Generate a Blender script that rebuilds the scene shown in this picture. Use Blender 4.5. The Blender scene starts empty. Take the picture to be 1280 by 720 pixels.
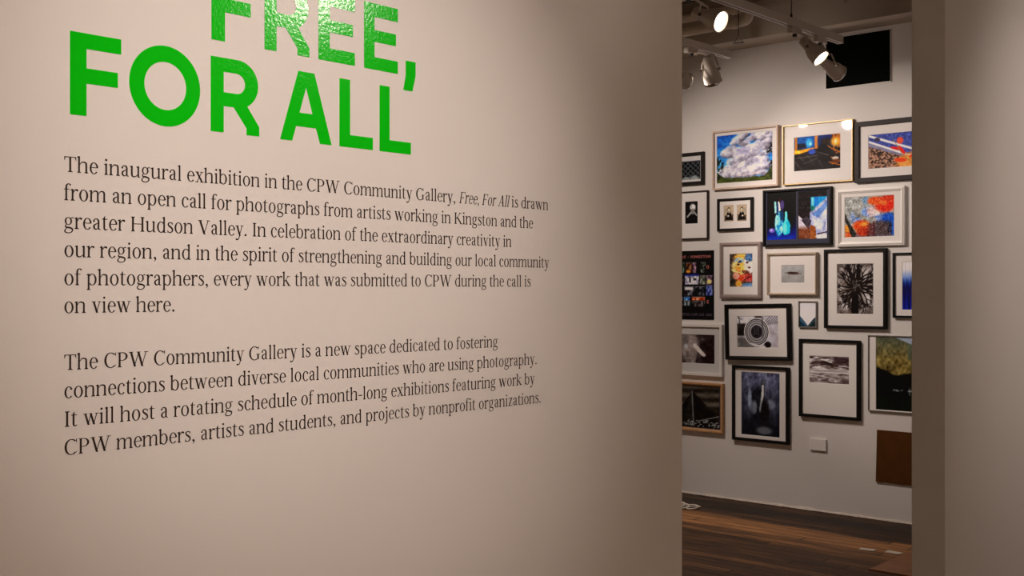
import bpy, bmesh, math, random
import numpy as np
from mathutils import Vector, Matrix

# ------------------------------------------------------------------ scene, camera, world, lights, exposure
scn = bpy.context.scene
COL = scn.collection
HEAD = math.radians(42.03)                      # camera heading measured from the text wall's direction (+X)
cam_d = bpy.data.cameras.new('camera'); cam = bpy.data.objects.new('camera', cam_d); COL.objects.link(cam)
cam.location = (0, -1.5, 1.5)
cam.rotation_euler = (math.pi / 2, 0, HEAD - math.pi / 2)
cam_d.sensor_width = 36; cam_d.lens = 1442 / 1280 * 36; cam_d.shift_y = 3 / 1280; cam_d.clip_start = .05
scn.camera = cam
scn.view_settings.view_transform = 'Standard'; scn.view_settings.look = 'None'
scn.view_settings.gamma = 1; scn.view_settings.use_curve_mapping = False
scn.view_settings.exposure = 0.0
scn.cycles.max_bounces = 8; scn.cycles.diffuse_bounces = 6
scn.cycles.use_denoising = True

W = bpy.data.worlds.new('world'); scn.world = W; W.use_nodes = True
W.node_tree.nodes['Background'].inputs[0].default_value = (.9, .75, .62, 1)
W.node_tree.nodes['Background'].inputs[1].default_value = .0

WARM = (1.0, .85, .755)
def spot(name, loc, target, power, angle, blend=.8, radius=.04, col=WARM):
    d = bpy.data.lights.new(name, 'SPOT'); d.energy = power; d.spot_size = math.radians(angle); d.spot_blend = blend
    d.shadow_soft_size = radius; d.color = col
    o = bpy.data.objects.new(name, d); COL.objects.link(o); o.location = loc
    o.rotation_euler = (Vector(target) - Vector(loc)).to_track_quat('-Z', 'Y').to_euler()
    return o
# track spots of the front room that wash the text wall (their fixtures hang behind the camera)
spot('spot_front', (3.75, -3.231, 3.06), (.853, 0, 2.341), 61, 34.4, .504, .045)
spot('spot_front', (.388, -2.13, 2.95), (1.2, 0, 1.64), 193, 34.4, 1.0, .05)
spot('spot_front', (4.85, -2.1, 3.1), (4.9, 0, 1.78), 92, 55, 1.0, .05)
# added unseen spots on the walls behind the camera, raising the bounced light
for loc, tg, p in (((-1.2, -3.0, 3.1), (-1.6, -5.1, 1.6), 590), ((.8, -3.4, 3.1), (.6, -5.1, 1.6), 620), ((6.0, -2.6, 3.1), (7.2, -2.6, 1.5), 360), ((-1.2, -2.0, 3.1), (-3.0, -2.0, 1.5), 360)):
    spot('spot_bounce_fill', loc, tg, p, 80, 1.0, .05)
# key spots on the picture wall from outside the frame, then two added fills
spot('spot_gallery', (5.457, 3.21, 2.923), (7.2, 2.65, 1.68), 78, 92, .856, .04)
spot('spot_gallery', (5.04, 3.005, 2.934), (7.2, 1.80, 1.88), 100, 54, .668, .04)
spot('spot_gallery', (3.6, 3.6, 3.0), (3.0, 5.5, .8), 420, 90, 1.0, .05)  # added fill on the far wall, lifts the gallery's ambient light
spot('spot_gallery', (5.5, 3.3, 2.93), (5.6, 2.5, 0), 130, 85, 1.0, .05)  # added unseen spot, brightens the floorboards

# ------------------------------------------------------------------ helpers
def lin(c):
    c = np.asarray(c, float) / 255.
    return np.where(c <= .04045, c / 12.92, ((c + .055) / 1.055) ** 2.4)
def L4(r, g, b): return tuple(float(x) for x in lin((r, g, b))) + (1.,)

def mat(name, base, rough=.5, metal=0., noise=0., nscale=20., bump=0., bscale=200., bdist=.002, spec=.5, emit=None, estr=0., coat=0.):
    m = bpy.data.materials.new(name); m.use_nodes = True
    nt = m.node_tree; b = nt.nodes['Principled BSDF']
    b.inputs['Base Color'].default_value = base; b.inputs['Roughness'].default_value = rough
    b.inputs['Metallic'].default_value = metal; b.inputs['Specular IOR Level'].default_value = spec
    b.inputs['Coat Weight'].default_value = coat
    if emit: b.inputs['Emission Color'].default_value = emit; b.inputs['Emission Strength'].default_value = estr
    tc = nt.nodes.new('ShaderNodeTexCoord')
    if noise:
        n = nt.nodes.new('ShaderNodeTexNoise'); n.inputs['Scale'].default_value = nscale; n.inputs['Detail'].default_value = 5
        nt.links.new(tc.outputs['Object'], n.inputs['Vector'])
        r = nt.nodes.new('ShaderNodeValToRGB')
        r.color_ramp.elements[0].position = .3; r.color_ramp.elements[1].position = .7
        r.color_ramp.elements[0].color = tuple(x * (1 - noise) for x in base[:3]) + (1,)
        r.color_ramp.elements[1].color = tuple(min(1, x * (1 + noise)) for x in base[:3]) + (1,)
        nt.links.new(n.outputs['Fac'], r.inputs[0]); nt.links.new(r.outputs[0], b.inputs['Base Color'])
    if bump:
        n = nt.nodes.new('ShaderNodeTexNoise'); n.inputs['Scale'].default_value = bscale; n.inputs['Detail'].default_value = 3
        nt.links.new(tc.outputs['Object'], n.inputs['Vector'])
        bp = nt.nodes.new('ShaderNodeBump'); bp.inputs['Strength'].default_value = bump; bp.inputs['Distance'].default_value = bdist
        nt.links.new(n.outputs['Fac'], bp.inputs['Height']); nt.links.new(bp.outputs[0], b.inputs['Normal'])
    return m

M = {}
M['wall'] = mat('painted_plaster', (.745, .71, .685, 1), .62, noise=.015, nscale=1.3, bump=.12, bscale=420, spec=.3)
M['gwall'] = mat('painted_gallery_plaster', (.745, .71, .68, 1), .7, noise=.02, nscale=1.1, bump=.15, bscale=160, spec=.25)
M['rear'] = mat('warm_bounce_plaster', (.74, .63, .51, 1), .7, noise=.02, nscale=1.1)  # unseen walls, tinted to warm the bounced light
M['ceil'] = mat('painted_ceiling', (.50, .43, .35, 1), .8, noise=.10, nscale=3, bump=.3, bscale=30)
M['deck'] = mat('shaded_ceiling_deck', (.10, .08, .062, 1), .85, noise=.15, nscale=3, bump=.3, bscale=30)  # darkened so the colour carries the shade between the pipes
M['pipe'] = mat('painted_pipe', (.74, .64, .52, 1), .55, noise=.06, nscale=8)
M['track'] = mat('white_enamel', (.68, .60, .52, 1), .4)
M['head'] = mat('fixture_enamel', (.66, .58, .50, 1), .35, noise=.03, nscale=30)
M['dark'] = mat('dark_metal', (.02, .017, .014, 1), .5)
M['steel'] = mat('bright_steel', (.75, .72, .68, 1), .22, metal=1.)
M['lens'] = mat('lit_lens', (1, .95, .85, 1), .2, emit=(1, .86, .68, 1), estr=14)
M['lens_off'] = mat('dark_lens', (.12, .10, .09, 1), .1, coat=1)
M['green'] = mat('green_vinyl', (.0015, .55, .003, 1), .13, bump=.7, bscale=170, bdist=.0003, spec=.33)
M['ink'] = mat('dark_brown_vinyl', L4(48, 33, 26), .6, spec=.3)
M['black'] = mat('black_lacquer', (.004, .003, .003, 1), .45, noise=.2, nscale=40, spec=.18)
M['charcoal'] = mat('charcoal_stain', (.022, .017, .016, 1), .5, noise=.2, nscale=40, spec=.18)
M['darkwood'] = mat('espresso_wood', (.010, .006, .005, 1), .45, noise=.3, nscale=50, spec=.18)
M['walnut'] = mat('walnut_edge', (.03, .016, .011, 1), .5, noise=.3, nscale=50, spec=.18)
M['palewood'] = mat('pale_maple', (.62, .47, .37, 1), .5, noise=.08, nscale=35)
M['oak'] = mat('honey_oak', (.50, .27, .12, 1), .45, noise=.16, nscale=40)
M['gold'] = mat('brushed_gold', (.62, .45, .20, 1), .45, metal=.6, noise=.05, nscale=60)
M['champagne'] = mat('champagne_leaf', (.55, .44, .33, 1), .4, metal=.3, noise=.14, nscale=120)
M['mauve'] = mat('mauve_grey_wood', (.30, .23, .21, 1), .45, noise=.12, nscale=60)
M['white'] = mat('white_lacquer', (.78, .74, .70, 1), .4)
M['silver'] = mat('dull_silver', (.34, .32, .30, 1), .35, metal=.6)
M['mat'] = mat('mat_board', (.80, .76, .73, 1), .85, noise=.01, nscale=90)
M['greymat'] = mat('grey_mat_board', (.62, .61, .60, 1), .85)
M['slate'] = mat('slate_blue_liner', (.045, .046, .075, 1), .6, spec=.15)
M['kraft'] = mat('kraft_brown_board', (.088, .031, .006, 1), .8, spec=.1, noise=.12, nscale=12, bump=.1, bscale=90)
M['blackfoam'] = mat('black_felt', (.004, .005, .004, 1), .95, noise=.3, nscale=60, spec=.03)
M['plate'] = mat('white_card', (.80, .77, .74, 1), .6)
M['cord'] = mat('ivory_cord', (.62, .56, .47, 1), .6)
M['ply'] = mat('red_brown_plywood', (.23, .095, .038, 1), .55, noise=.2, nscale=9)
M['bead'] = mat('caulk_white', (.66, .58, .50, 1), .8, noise=.15, nscale=40)

def glass_mat():
    m = bpy.data.materials.new('picture_glass'); m.use_nodes = True; nt = m.node_tree
    for n in list(nt.nodes): nt.nodes.remove(n)
    o = nt.nodes.new('ShaderNodeOutputMaterial'); mx = nt.nodes.new('ShaderNodeMixShader')
    t = nt.nodes.new('ShaderNodeBsdfTransparent'); g = nt.nodes.new('ShaderNodeBsdfGlossy'); g.inputs['Roughness'].default_value = .02
    f = nt.nodes.new('ShaderNodeFresnel'); f.inputs['IOR'].default_value = 1.45
    nt.links.new(f.outputs[0], mx.inputs[0]); nt.links.new(t.outputs[0], mx.inputs[1]); nt.links.new(g.outputs[0], mx.inputs[2])
    nt.links.new(mx.outputs[0], o.inputs[0]); return m
M['glass'] = glass_mat()

def print_mat():
    m = bpy.data.materials.new('photo_paper'); m.use_nodes = True; nt = m.node_tree; b = nt.nodes['Principled BSDF']
    a = nt.nodes.new('ShaderNodeAttribute'); a.attribute_name = 'ink'
    nt.links.new(a.outputs['Color'], b.inputs['Base Color']); b.inputs['Roughness'].default_value = .5
    b.inputs['Specular IOR Level'].default_value = .1
    return m
M['print'] = print_mat()

def floor_mat():
    # old boards along Y; worn and stained lengths, a dark band beside the picture wall
    m = bpy.data.materials.new('old_floorboards'); m.use_nodes = True; nt = m.node_tree; b = nt.nodes['Principled BSDF']; b.inputs['Specular IOR Level'].default_value = .22
    N = nt.nodes.new; L = nt.links.new
    tc = N('ShaderNodeTexCoord'); sep = N('ShaderNodeSeparateXYZ'); L(tc.outputs['Object'], sep.inputs[0])
    def math_(op, a, bb=None):
        n = N('ShaderNodeMath'); n.operation = op
        for i, v in enumerate((a, bb)):
            if v is None: continue
            if isinstance(v, (int, float)): n.inputs[i].default_value = v
            else: L(v, n.inputs[i])
        return n.outputs[0]
    bw = .083
    bx = math_('DIVIDE', sep.outputs[0], bw); idx = math_('FLOOR', bx); fr = math_('FRACT', bx)
    wn = N('ShaderNodeTexWhiteNoise'); wn.noise_dimensions = '1D'; L(idx, wn.inputs['W'])
    yoff = math_('MULTIPLY', wn.outputs['Value'], 3.1)
    yy = math_('DIVIDE', math_('ADD', sep.outputs[1], yoff), 1.9); jy = math_('FLOOR', yy); jfr = math_('FRACT', yy)
    wn2 = N('ShaderNodeTexWhiteNoise'); wn2.noise_dimensions = '2D'
    cmb = N('ShaderNodeCombineXYZ'); L(idx, cmb.inputs[0]); L(jy, cmb.inputs[1]); L(cmb.outputs[0], wn2.inputs['Vector'])
    # grain
    mp = N('ShaderNodeMapping'); mp.inputs['Scale'].default_value = (26, 1.5, 1); L(tc.outputs['Object'], mp.inputs[0])
    g = N('ShaderNodeTexNoise'); g.inputs['Scale'].default_value = 1.6; g.inputs['Detail'].default_value = 7; g.inputs['Roughness'].default_value = .65
    L(mp.outputs[0], g.inputs['Vector'])
    # broad wear
    mp2 = N('ShaderNodeMapping'); mp2.inputs['Scale'].default_value = (2.4, .45, 1); mp2.inputs['Location'].default_value = (.35, .2, 0); L(tc.outputs['Object'], mp2.inputs[0])
    w = N('ShaderNodeTexNoise'); w.inputs['Scale'].default_value = 1.; w.inputs['Detail'].default_value = 4; L(mp2.outputs[0], w.inputs['Vector'])
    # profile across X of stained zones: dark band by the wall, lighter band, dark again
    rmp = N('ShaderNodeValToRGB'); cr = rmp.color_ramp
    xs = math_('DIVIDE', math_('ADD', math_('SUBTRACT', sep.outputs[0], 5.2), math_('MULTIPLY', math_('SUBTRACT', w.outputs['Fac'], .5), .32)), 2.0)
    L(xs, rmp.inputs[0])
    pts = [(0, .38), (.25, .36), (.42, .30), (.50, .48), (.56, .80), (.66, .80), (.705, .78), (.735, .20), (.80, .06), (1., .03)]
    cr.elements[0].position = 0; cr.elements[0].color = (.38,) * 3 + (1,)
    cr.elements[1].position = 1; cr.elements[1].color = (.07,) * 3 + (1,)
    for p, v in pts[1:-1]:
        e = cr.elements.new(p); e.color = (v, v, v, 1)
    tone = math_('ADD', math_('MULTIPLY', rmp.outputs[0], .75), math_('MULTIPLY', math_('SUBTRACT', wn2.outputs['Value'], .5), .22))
    tone = math_('ADD', tone, math_('MULTIPLY', math_('SUBTRACT', g.outputs['Fac'], .5), 1.25))
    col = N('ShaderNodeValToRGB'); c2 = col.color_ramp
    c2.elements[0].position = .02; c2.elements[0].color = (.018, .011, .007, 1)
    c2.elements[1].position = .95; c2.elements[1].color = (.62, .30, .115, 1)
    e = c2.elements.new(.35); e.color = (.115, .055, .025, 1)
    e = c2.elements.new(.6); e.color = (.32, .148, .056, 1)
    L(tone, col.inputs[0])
    gap = math_('MAXIMUM', math_('LESS_THAN', fr, .05), math_('LESS_THAN', jfr, .004))
    mx = N('ShaderNodeMixRGB'); L(gap, mx.inputs[0]); L(col.outputs[0], mx.inputs[1]); mx.inputs[2].default_value = (.006, .004, .003, 1)
    L(mx.outputs[0], b.inputs['Base Color'])
    rr = math_('ADD', math_('MULTIPLY', g.outputs['Fac'], .35), .42); L(rr, b.inputs['Roughness'])
    bp = N('ShaderNodeBump'); bp.inputs['Strength'].default_value = .35; bp.inputs['Distance'].default_value = .004
    hgt = math_('SUBTRACT', g.outputs['Fac'], gap); L(hgt, bp.inputs['Height']); L(bp.outputs[0], b.inputs['Normal'])
    return m
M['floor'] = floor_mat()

# ---- mesh helpers
def link(name, bm, m, parent=None, smooth=False):
    me = bpy.data.meshes.new(name); bm.normal_update(); bm.to_mesh(me); bm.free()
    if smooth:
        for p in me.polygons: p.use_smooth = True
    if m: me.materials.append(m)
    o = bpy.data.objects.new(name, me); COL.objects.link(o)
    if parent: o.parent = parent
    return o
def shade_by_angle(o, deg=35):
    me = o.data
    for p in me.polygons: p.use_smooth = True
    me.set_sharp_from_angle(angle=math.radians(deg))
def box(bm, x0, x1, y0, y1, z0, z1, bev=0., mtx=None):
    r = bmesh.ops.create_cube(bm, size=1.)
    vs = r['verts']
    for v in vs:
        v.co = Vector(((x0 + x1) / 2 + v.co.x * (x1 - x0), (y0 + y1) / 2 + v.co.y * (y1 - y0), (z0 + z1) / 2 + v.co.z * (z1 - z0)))
        if mtx: v.co = mtx @ v.co
    if bev:
        es = list({e for v in vs for e in v.link_edges})
        bmesh.ops.bevel(bm, geom=es, offset=bev, segments=2, affect='EDGES', profile=.7)
def tube(bm, pts, r, n=10, closed=False):
    P = [Vector(p) for p in pts]; rings = []
    up = None
    for i, p in enumerate(P):
        if closed: t = P[(i + 1) % len(P)] - P[i - 1]
        else: t = P[min(i + 1, len(P) - 1)] - P[max(i - 1, 0)]
        t.normalize()
        if up is None:
            up = Vector((0, 0, 1)) if abs(t.z) < .9 else Vector((1, 0, 0))
        a = t.cross(up).normalized(); b = a.cross(t).normalized(); up = b
        rr = r[i] if isinstance(r, (list, tuple)) else r
        rings.append([bm.verts.new(p + (a * math.cos(k * 2 * math.pi / n) + b * math.sin(k * 2 * math.pi / n)) * rr) for k in range(n)])
    m = len(rings)
    for i in range(m if closed else m - 1):
        A, B = rings[i], rings[(i + 1) % m]
        for k in range(n): bm.faces.new((A[k], B[k], B[(k + 1) % n], A[(k + 1) % n]))
    if not closed:
        bm.faces.new(rings[0][::-1] if False else rings[0]); bm.faces.new(rings[-1][::-1])
    bmesh.ops.recalc_face_normals(bm, faces=bm.faces)
def lathe(bm, prof, n=32, mtx=None):
    """prof: (radius, z); r = 0 closes the end."""
    rings = []
    for r, z in prof:
        if r < 1e-6: rings.append([bm.verts.new((0, 0, z))])
        else: rings.append([bm.verts.new((r * math.cos(k * 2 * math.pi / n), r * math.sin(k * 2 * math.pi / n), z)) for k in range(n)])
    for A, B in zip(rings, rings[1:]):
        for k in range(n):
            k2 = (k + 1) % n
            if len(A) == 1 and len(B) == 1: continue
            if len(A) == 1: bm.faces.new((A[0], B[k], B[k2]))
            elif len(B) == 1: bm.faces.new((A[k], B[0], A[k2]))
            else: bm.faces.new((A[k], B[k], B[k2], A[k2]))
    if mtx:
        for ring in rings:
            for v in ring: v.co = mtx @ v.co
    bmesh.ops.recalc_face_normals(bm, faces=bm.faces)
def thing(name, label, cat, loc=(0, 0, 0), group=None):
    o = bpy.data.objects.new(name, None); o.empty_display_size = .05; COL.objects.link(o); o.location = loc
    return tag(o, label, cat, group)
def tag(o, label, cat, group=None):
    o['label'] = label; o['category'] = cat
    if group: o['group'] = group
    return o
def struct(name, bm, m):
    o = link(name, bm, m); o['kind'] = 'structure'; return o

# ------------------------------------------------------------------ the setting
GX, TH, X0, X1 = 7.2, .115, 2.255, 3.818      # picture wall X, partition thickness, the two jambs of the opening
CH, SOFFIT = 3.46, 3.22
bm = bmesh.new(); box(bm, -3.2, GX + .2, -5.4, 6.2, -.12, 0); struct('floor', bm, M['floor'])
bm = bmesh.new(); box(bm, -3.2, GX + .2, -5.4, 6.2, CH, CH + .1); struct('ceiling', bm, M['deck'])
bm = bmesh.new(); box(bm, -3.0, X0, 0, TH, 0, CH, .0035); struct('wall_left', bm, M['wall'])
bm = bmesh.new(); box(bm, X1, GX, 0, TH, 0, CH, .0035); struct('wall_right', bm, M['wall'])
bm = bmesh.new(); box(bm, GX, GX + .15, -5.2, 6.0, 0, CH); struct('wall_back', bm, M['gwall'])
bm = bmesh.new(); box(bm, -3.0, GX, 5.9, 6.0, 0, CH); struct('wall_far', bm, M['rear'])
bm = bmesh.new(); box(bm, -3.1, -3.0, -5.2, 6.0, 0, CH); struct('wall_near', bm, M['rear'])
bm = bmesh.new(); box(bm, -3.0, GX, -5.2, -5.1, 0, CH); struct('wall_rear', bm, M['rear'])
# soffit over the picture wall and the beam in front of it
bm = bmesh.new(); box(bm, 6.74, GX, TH, 5.9, SOFFIT, CH); struct('ceiling_soffit', bm, M['ceil'])
bm = bmesh.new()
box(bm, 6.64, 6.74, TH, 5.9, 3.145, CH, .006); box(bm, 6.60, 6.64, TH, 5.9, 3.33, 3.37, .005)
for yy, zz, rr in ((1.73, 3.27, .012), (1.52, 3.225, .006), (2.6, 3.25, .01)):
    lathe(bm, [(0, 0), (rr, 0), (rr * .8, .008), (0, .010)], 12, Matrix.Translation((6.64, yy, zz)) @ Matrix.Rotation(-math.pi / 2, 4, 'Y'))
struct('beam', bm, M['ceil'])
# ragged caulk bead where the picture wall meets the boards
rnd = random.Random(4); bm = bmesh.new()
pts = []; rad = []
y = TH
while y < 5.9:
    pts.append((GX - .002, y, .004)); rad.append(.006 + rnd.random() * .009); y += .035 + rnd.random() * .05
tube(bm, pts, rad, 6); struct('baseboard_back', bm, M['bead'])

# ------------------------------------------------------------------ title in green vinyl
def curve_mesh(name, loops, m, parent=None, depth=.0006):
    cu = bpy.data.curves.new(name, 'CURVE'); cu.dimensions = '2D'; cu.fill_mode = 'BOTH'; cu.extrude = depth / 2
    for lp in loops:
        s = cu.splines.new('POLY'); s.points.add(len(lp) - 1); s.use_cyclic_u = True
        for p, (a, b) in zip(s.points, lp): p.co = (a, b, 0, 1)
    tmp = bpy.data.objects.new(name + '_curve', cu); COL.objects.link(tmp)
    me = bpy.data.meshes.new_from_object(tmp.evaluated_get(bpy.context.evaluated_depsgraph_get()))
    bpy.data.objects.remove(tmp); bpy.data.curves.remove(cu)
    me.name = name; me.materials.clear(); me.materials.append(m)
    me.transform(Matrix.Rotation(math.pi / 2, 4, 'X') @ Matrix.Translation((0, 0, depth / 2)))
    o = bpy.data.objects.new(name, me); COL.objects.link(o)
    if parent: o.parent = parent
    return o
def arc(cx, cy, rx, ry, a0, a1, n=40):
    return [(cx + rx * math.cos(math.radians(a0 + (a1 - a0) * i / n)), cy + ry * math.sin(math.radians(a0 + (a1 - a0) * i / n))) for i in range(n + 1)]
CAP = .1135
def gF(x, w=.0757, wm=.0706, st=.0238): return [[(x, 0), (x + st, 0), (x + st, .0447), (x + wm, .0447), (x + wm, .0658), (x + st, .0658), (x + st, .0925), (x + w, .0925), (x + w, CAP + .0003), (x, CAP + .0003)]]
def gE(x, w=.0772, wm=.0727, st=.0233): return [[(x, 0), (x + w, 0), (x + w, .0215), (x + st, .0215), (x + st, .0478), (x + wm, .0478), (x + wm, .0682), (x + st, .0682), (x + st, .0905), (x + w, .0905), (x + w, CAP), (x, CAP)]]
def gL(x, w=.0732, st=.0228): return [[(x, 0), (x + w, 0), (x + w, .0208), (x + st, .0208), (x + st, CAP), (x, CAP)]]
def gR(x):
    out = [(x, 0), (x + .0228, 0), (x + .0228, .0402), (x + .0406, .0402), (x + .0641, .0105), (x + .0641, 0), (x + .0877, 0), (x + .0877, .0145), (x + .0655, .0440)]
    out += arc(x + .0480, .0768, .0376, .0367, -58, 90, 30) + [(x, CAP)]
    inn = [(x + .0228, .0612), (x + .0228, .0924)] + arc(x + .0455, .0768, .0160, .0156, 90, -90, 24)
    return [out, inn]
def gO(x): return [arc(x + .0578, .0573, .0578, .0586, 0, 360, 72)[:-1], arc(x + .0578, .0575, .0342, .0350, 0, 360, 60)[:-1]]
def gA(x): return [[(x, 0), (x + .0236, 0), (x + .0314, .0243), (x + .0716, .0243), (x + .0798, 0), (x + .1040, 0), (x + .0682, CAP), (x + .0358, CAP)],
                   [(x + .0382, .0466), (x + .0646, .0466), (x + .0514, .0885)]]
def gComma(x): return [[(x, 0), (x, .0264), (x + .0237, .0264), (x + .0237, .0013), (x + .0160, -.0261), (x - .0058, -.0261)]]
title = thing('wall_title', 'large green vinyl title reading FREE, FOR ALL on the front wall', 'lettering', (0.765, 0, 1.7402))
B1, B2 = 0, .1384
for gl, x, bz in ((gF, .7643, B1), (gO, .8524, B1), (gR, .9864, B1), (gA, 1.1140, B1), (gL, 1.2347, B1), (gL, 1.3233, B1),
                  (gF, .9877, B2), (gR, 1.0842, B2), (gE, 1.1907, B2), (gE, 1.2883, B2), (gComma, 1.3842, B2)):
    lp = [[(a - .765, b + bz) for a, b in l] for l in gl(x)]
    curve_mesh('comma' if gl is gComma else 'letter', lp, M['green'], title)

# ------------------------------------------------------------------ serif lettering (units: 1000 = one line)
ST, HL, XH, CP, AS = 66, 27, 410, 545, 592
def crs(P, n=7):
    out = []
    for i in range(len(P) - 1):
        p0, p1, p2, p3 = P[max(i - 1, 0)], P[i], P[i + 1], P[min(i + 2, len(P) - 1)]
        for k in range(n):
            t = k / n
            out.append(tuple(.5 * ((2 * b) + (-a + c) * t + (2 * a - 5 * b + 4 * c - d) * t * t + (-a + 3 * b - 3 * c + d) * t ** 3) for a, b, c, d in zip(p0, p1, p2, p3)))
    out.append(P[-1]); return out
def rib(*P):
    S = crs(list(P)) if len(P) > 2 else list(P); quads = []; prev = None
    for i, (x, y, w) in enumerate(S):
        a, b = S[max(i - 1, 0)], S[min(i + 1, len(S) - 1)]
        dx, dy = b[0] - a[0], b[1] - a[1]; l = math.hypot(dx, dy) or 1
        nx, ny = -dy / l * w / 2, dx / l * w / 2
        cur = ((x + nx, y + ny), (x - nx, y - ny))
        if prev: quads.append([prev[0], prev[1], cur[1], cur[0]])
        prev = cur
    return quads
def ring(cx, cy, rx, ry, tv, th, a0=0, a1=360, n=28):
    o = arc(cx, cy, rx, ry, a0, a1, n); i = arc(cx, cy, rx - tv, ry - th, a0, a1, n)
    return [[o[k], o[k + 1], i[k + 1], i[k]] for k in range(n)]
def rc(x0, y0, x1, y1): return [[(x0, y0), (x1, y0), (x1, y1), (x0, y1)]]
def dot(x, y, r): return [[(x + r * math.cos(k * math.pi / 8), y + r * math.sin(k * math.pi / 8)) for k in range(16)]]
def serif(x, y=0, l=36, r=36, w=ST, up=1):
    t = 25 * up
    return rc(x - l, min(y, y + t), x + w + r, max(y, y + t)) + [[(x - l * .7, y + t), (x, y + t), (x, y + t * 2)], [(x + w, y + t), (x + w + r * .7, y + t), (x + w, y + t * 2)]]
def flag(x, y): return [[(x - 44, y - 36), (x - 44, y - 22), (x + ST - 8, y + 8), (x + ST, y + 8), (x + ST, y - 50), (x, y - 60)]]
def stem(x, y0, y1, w=ST): return rc(x, y0, x + w, y1)
def dia(x0, y0, x1, y1, w):       # diagonal with horizontal cut ends, w = horizontal width
    return [[(x0 - w / 2, y0), (x0 + w / 2, y0), (x1 + w / 2, y1), (x1 - w / 2, y1)]]
def arch(x, xr): return rib((x + ST - 6, 285, 24), (x + ST + 36, 350, 28), (x + ST + 92, 388, 42), (xr + 12, 368, 58), (xr + 33, 290, 66), (xr + 33, 200, 66), (xr + 33, 0, 66))
G = {}
G[' '] = (185, [])
G['a'] = (350, rib((72, 318, 40), (92, 366, 36), (150, 394, 34), (214, 372, 54), (241, 310, 66), (241, 200, 66), (241, 75, 62), (262, 28, 46), (318, 18, 24)) + dot(72, 312, 34) + rib((238, 240, 24), (160, 214, 36), (90, 165, 58), (76, 95, 66), (112, 34, 52), (165, 24, 36), (238, 80, 24)))
G['b'] = (400, stem(44, 20, AS) + flag(44, AS - 8) + ring(208, 205, 158, 213, 70, 30, -138, 138))
G['c'] = (330, ring(185, 204, 155, 213, 70, 28, 48, 318) + dot(272, 322, 36))
G['d'] = (410, ring(196, 204, 164, 213, 70, 30, 45, 320) + stem(282, 30, AS) + flag(282, AS - 8) + rc(300, 0, 392, 25) + rc(282, 0, 348, 60))
G['e'] = (345, ring(184, 204, 156, 213, 68, 28, 6, 322) + rc(60, 214, 322, 240) + [[(300, 226), (340, 226), (338, 240), (268, 240)]])
G['f'] = (235, stem(62, 0, 450) + serif(62) + rib((95, 440, 66), (104, 520, 60), (146, 577, 40), (205, 582, 30), (236, 560, 34)) + dot(232, 556, 30) + rc(12, 382, 212, 408))
G['g'] = (375, ring(170, 272, 130, 142, 60, 27) + rib((250, 362, 26), (296, 392, 34), (352, 396, 44)) + rib((104, 150, 26), (66, 104, 40), (88, 58, 52), (190, 42, 64), (292, 8, 58), (310, -62, 48), (255, -128, 34), (150, -146, 32), (62, -118, 44), (46, -62, 44), (86, -8, 32), (120, 34, 26)))
G['h'] = (425, stem(44, 0, AS) + flag(44, AS - 8) + serif(44) + arch(44, 302) + serif(302))
G['i'] = (195, stem(64, 0, XH) + flag(64, XH) + serif(64) + dot(97, 540, 43))
G['j'] = (190, stem(74, -60, XH) + flag(74, XH) + rib((107, -40, 66), (102, -100, 58), (62, -150, 38), (4, -160, 32)) + dot(97, 540, 43) + dot(8, -148, 30))
G['k'] = (400, stem(44, 0, AS) + flag(44, AS - 8) + serif(44) + dia(110, 195, 285, 395, 38) + dia(330, 10, 165, 250, 84) + rc(225, 385, 370, 410) + rc(262, 0, 410, 25))
G['l'] = (195, stem(64, 0, AS) + flag(64, AS - 8) + serif(64))
G['m'] = (640, stem(44, 0, XH) + flag(44, XH) + serif(44, r=26) + arch(44, 282) + serif(282, l=26, r=26) + arch(282, 518) + serif(518, l=26))
G['n'] = (425, stem(44, 0, XH) + flag(44, XH) + serif(44) + arch(44, 302) + serif(302))
G['o'] = (385, ring(192, 204, 162, 213, 70, 28))
G['p'] = (410, stem(52, -168, XH) + flag(52, XH) + serif(52, -168) + ring(216, 204, 158, 213, 70, 30, -138, 138))
G['r'] = (285, stem(50, 0, XH) + flag(50, XH) + serif(50, r=44) + rib((110, 280, 24), (144, 350, 34), (196, 390, 48), (252, 384, 54)) + dot(248, 372, 38))
G['s'] = (295, rib((240, 322, 26), (214, 376, 32), (152, 394, 36), (84, 362, 50), (84, 288, 60), (165, 222, 72), (232, 158, 64), (236, 76, 54), (164, 16, 36), (84, 28, 30), (46, 96, 26)) + [[(238, 300), (254, 300), (254, 400), (238, 400)], [(40, 110), (56, 110), (56, 0), (40, 0)]])
G['t'] = (250, stem(66, 60, 412) + [[(66, 405), (132, 405), (132, 515), (118, 515), (60, 420)]] + rc(14, 382, 222, 408) + rib((99, 90, 66), (112, 32, 56), (162, 14, 40), (226, 42, 24)))
G['u'] = (425, stem(50, 90, XH) + flag(50, XH) + rib((83, 120, 66), (96, 46, 60), (158, 16, 46), (232, 34, 34), (300, 96, 24)) + stem(296, 0, XH) + flag(296, XH) + rc(300, 0, 404, 25))
G['v'] = (370, dia(205, 0, 82, 400, 74) + dia(180, 0, 300, 400, 32) + rc(8, 385, 160, 410) + rc(240, 385, 364, 410))
G['w'] = (565, dia(195, 0, 80, 400, 74) + dia(172, 0, 282, 400, 32) + dia(395, 0, 272, 400, 74) + dia(372, 0, 492, 400, 32) + rc(8, 385, 156, 410) + rc(212, 385, 330, 410) + rc(434, 385, 556, 410))
G['x'] = (380, dia(300, 10, 90, 400, 80) + dia(85, 10, 290, 400, 34) + rc(14, 385, 172, 410) + rc(222, 385, 360, 410) + rc(10, 0, 150, 25) + rc(220, 0, 376, 25))
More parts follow.
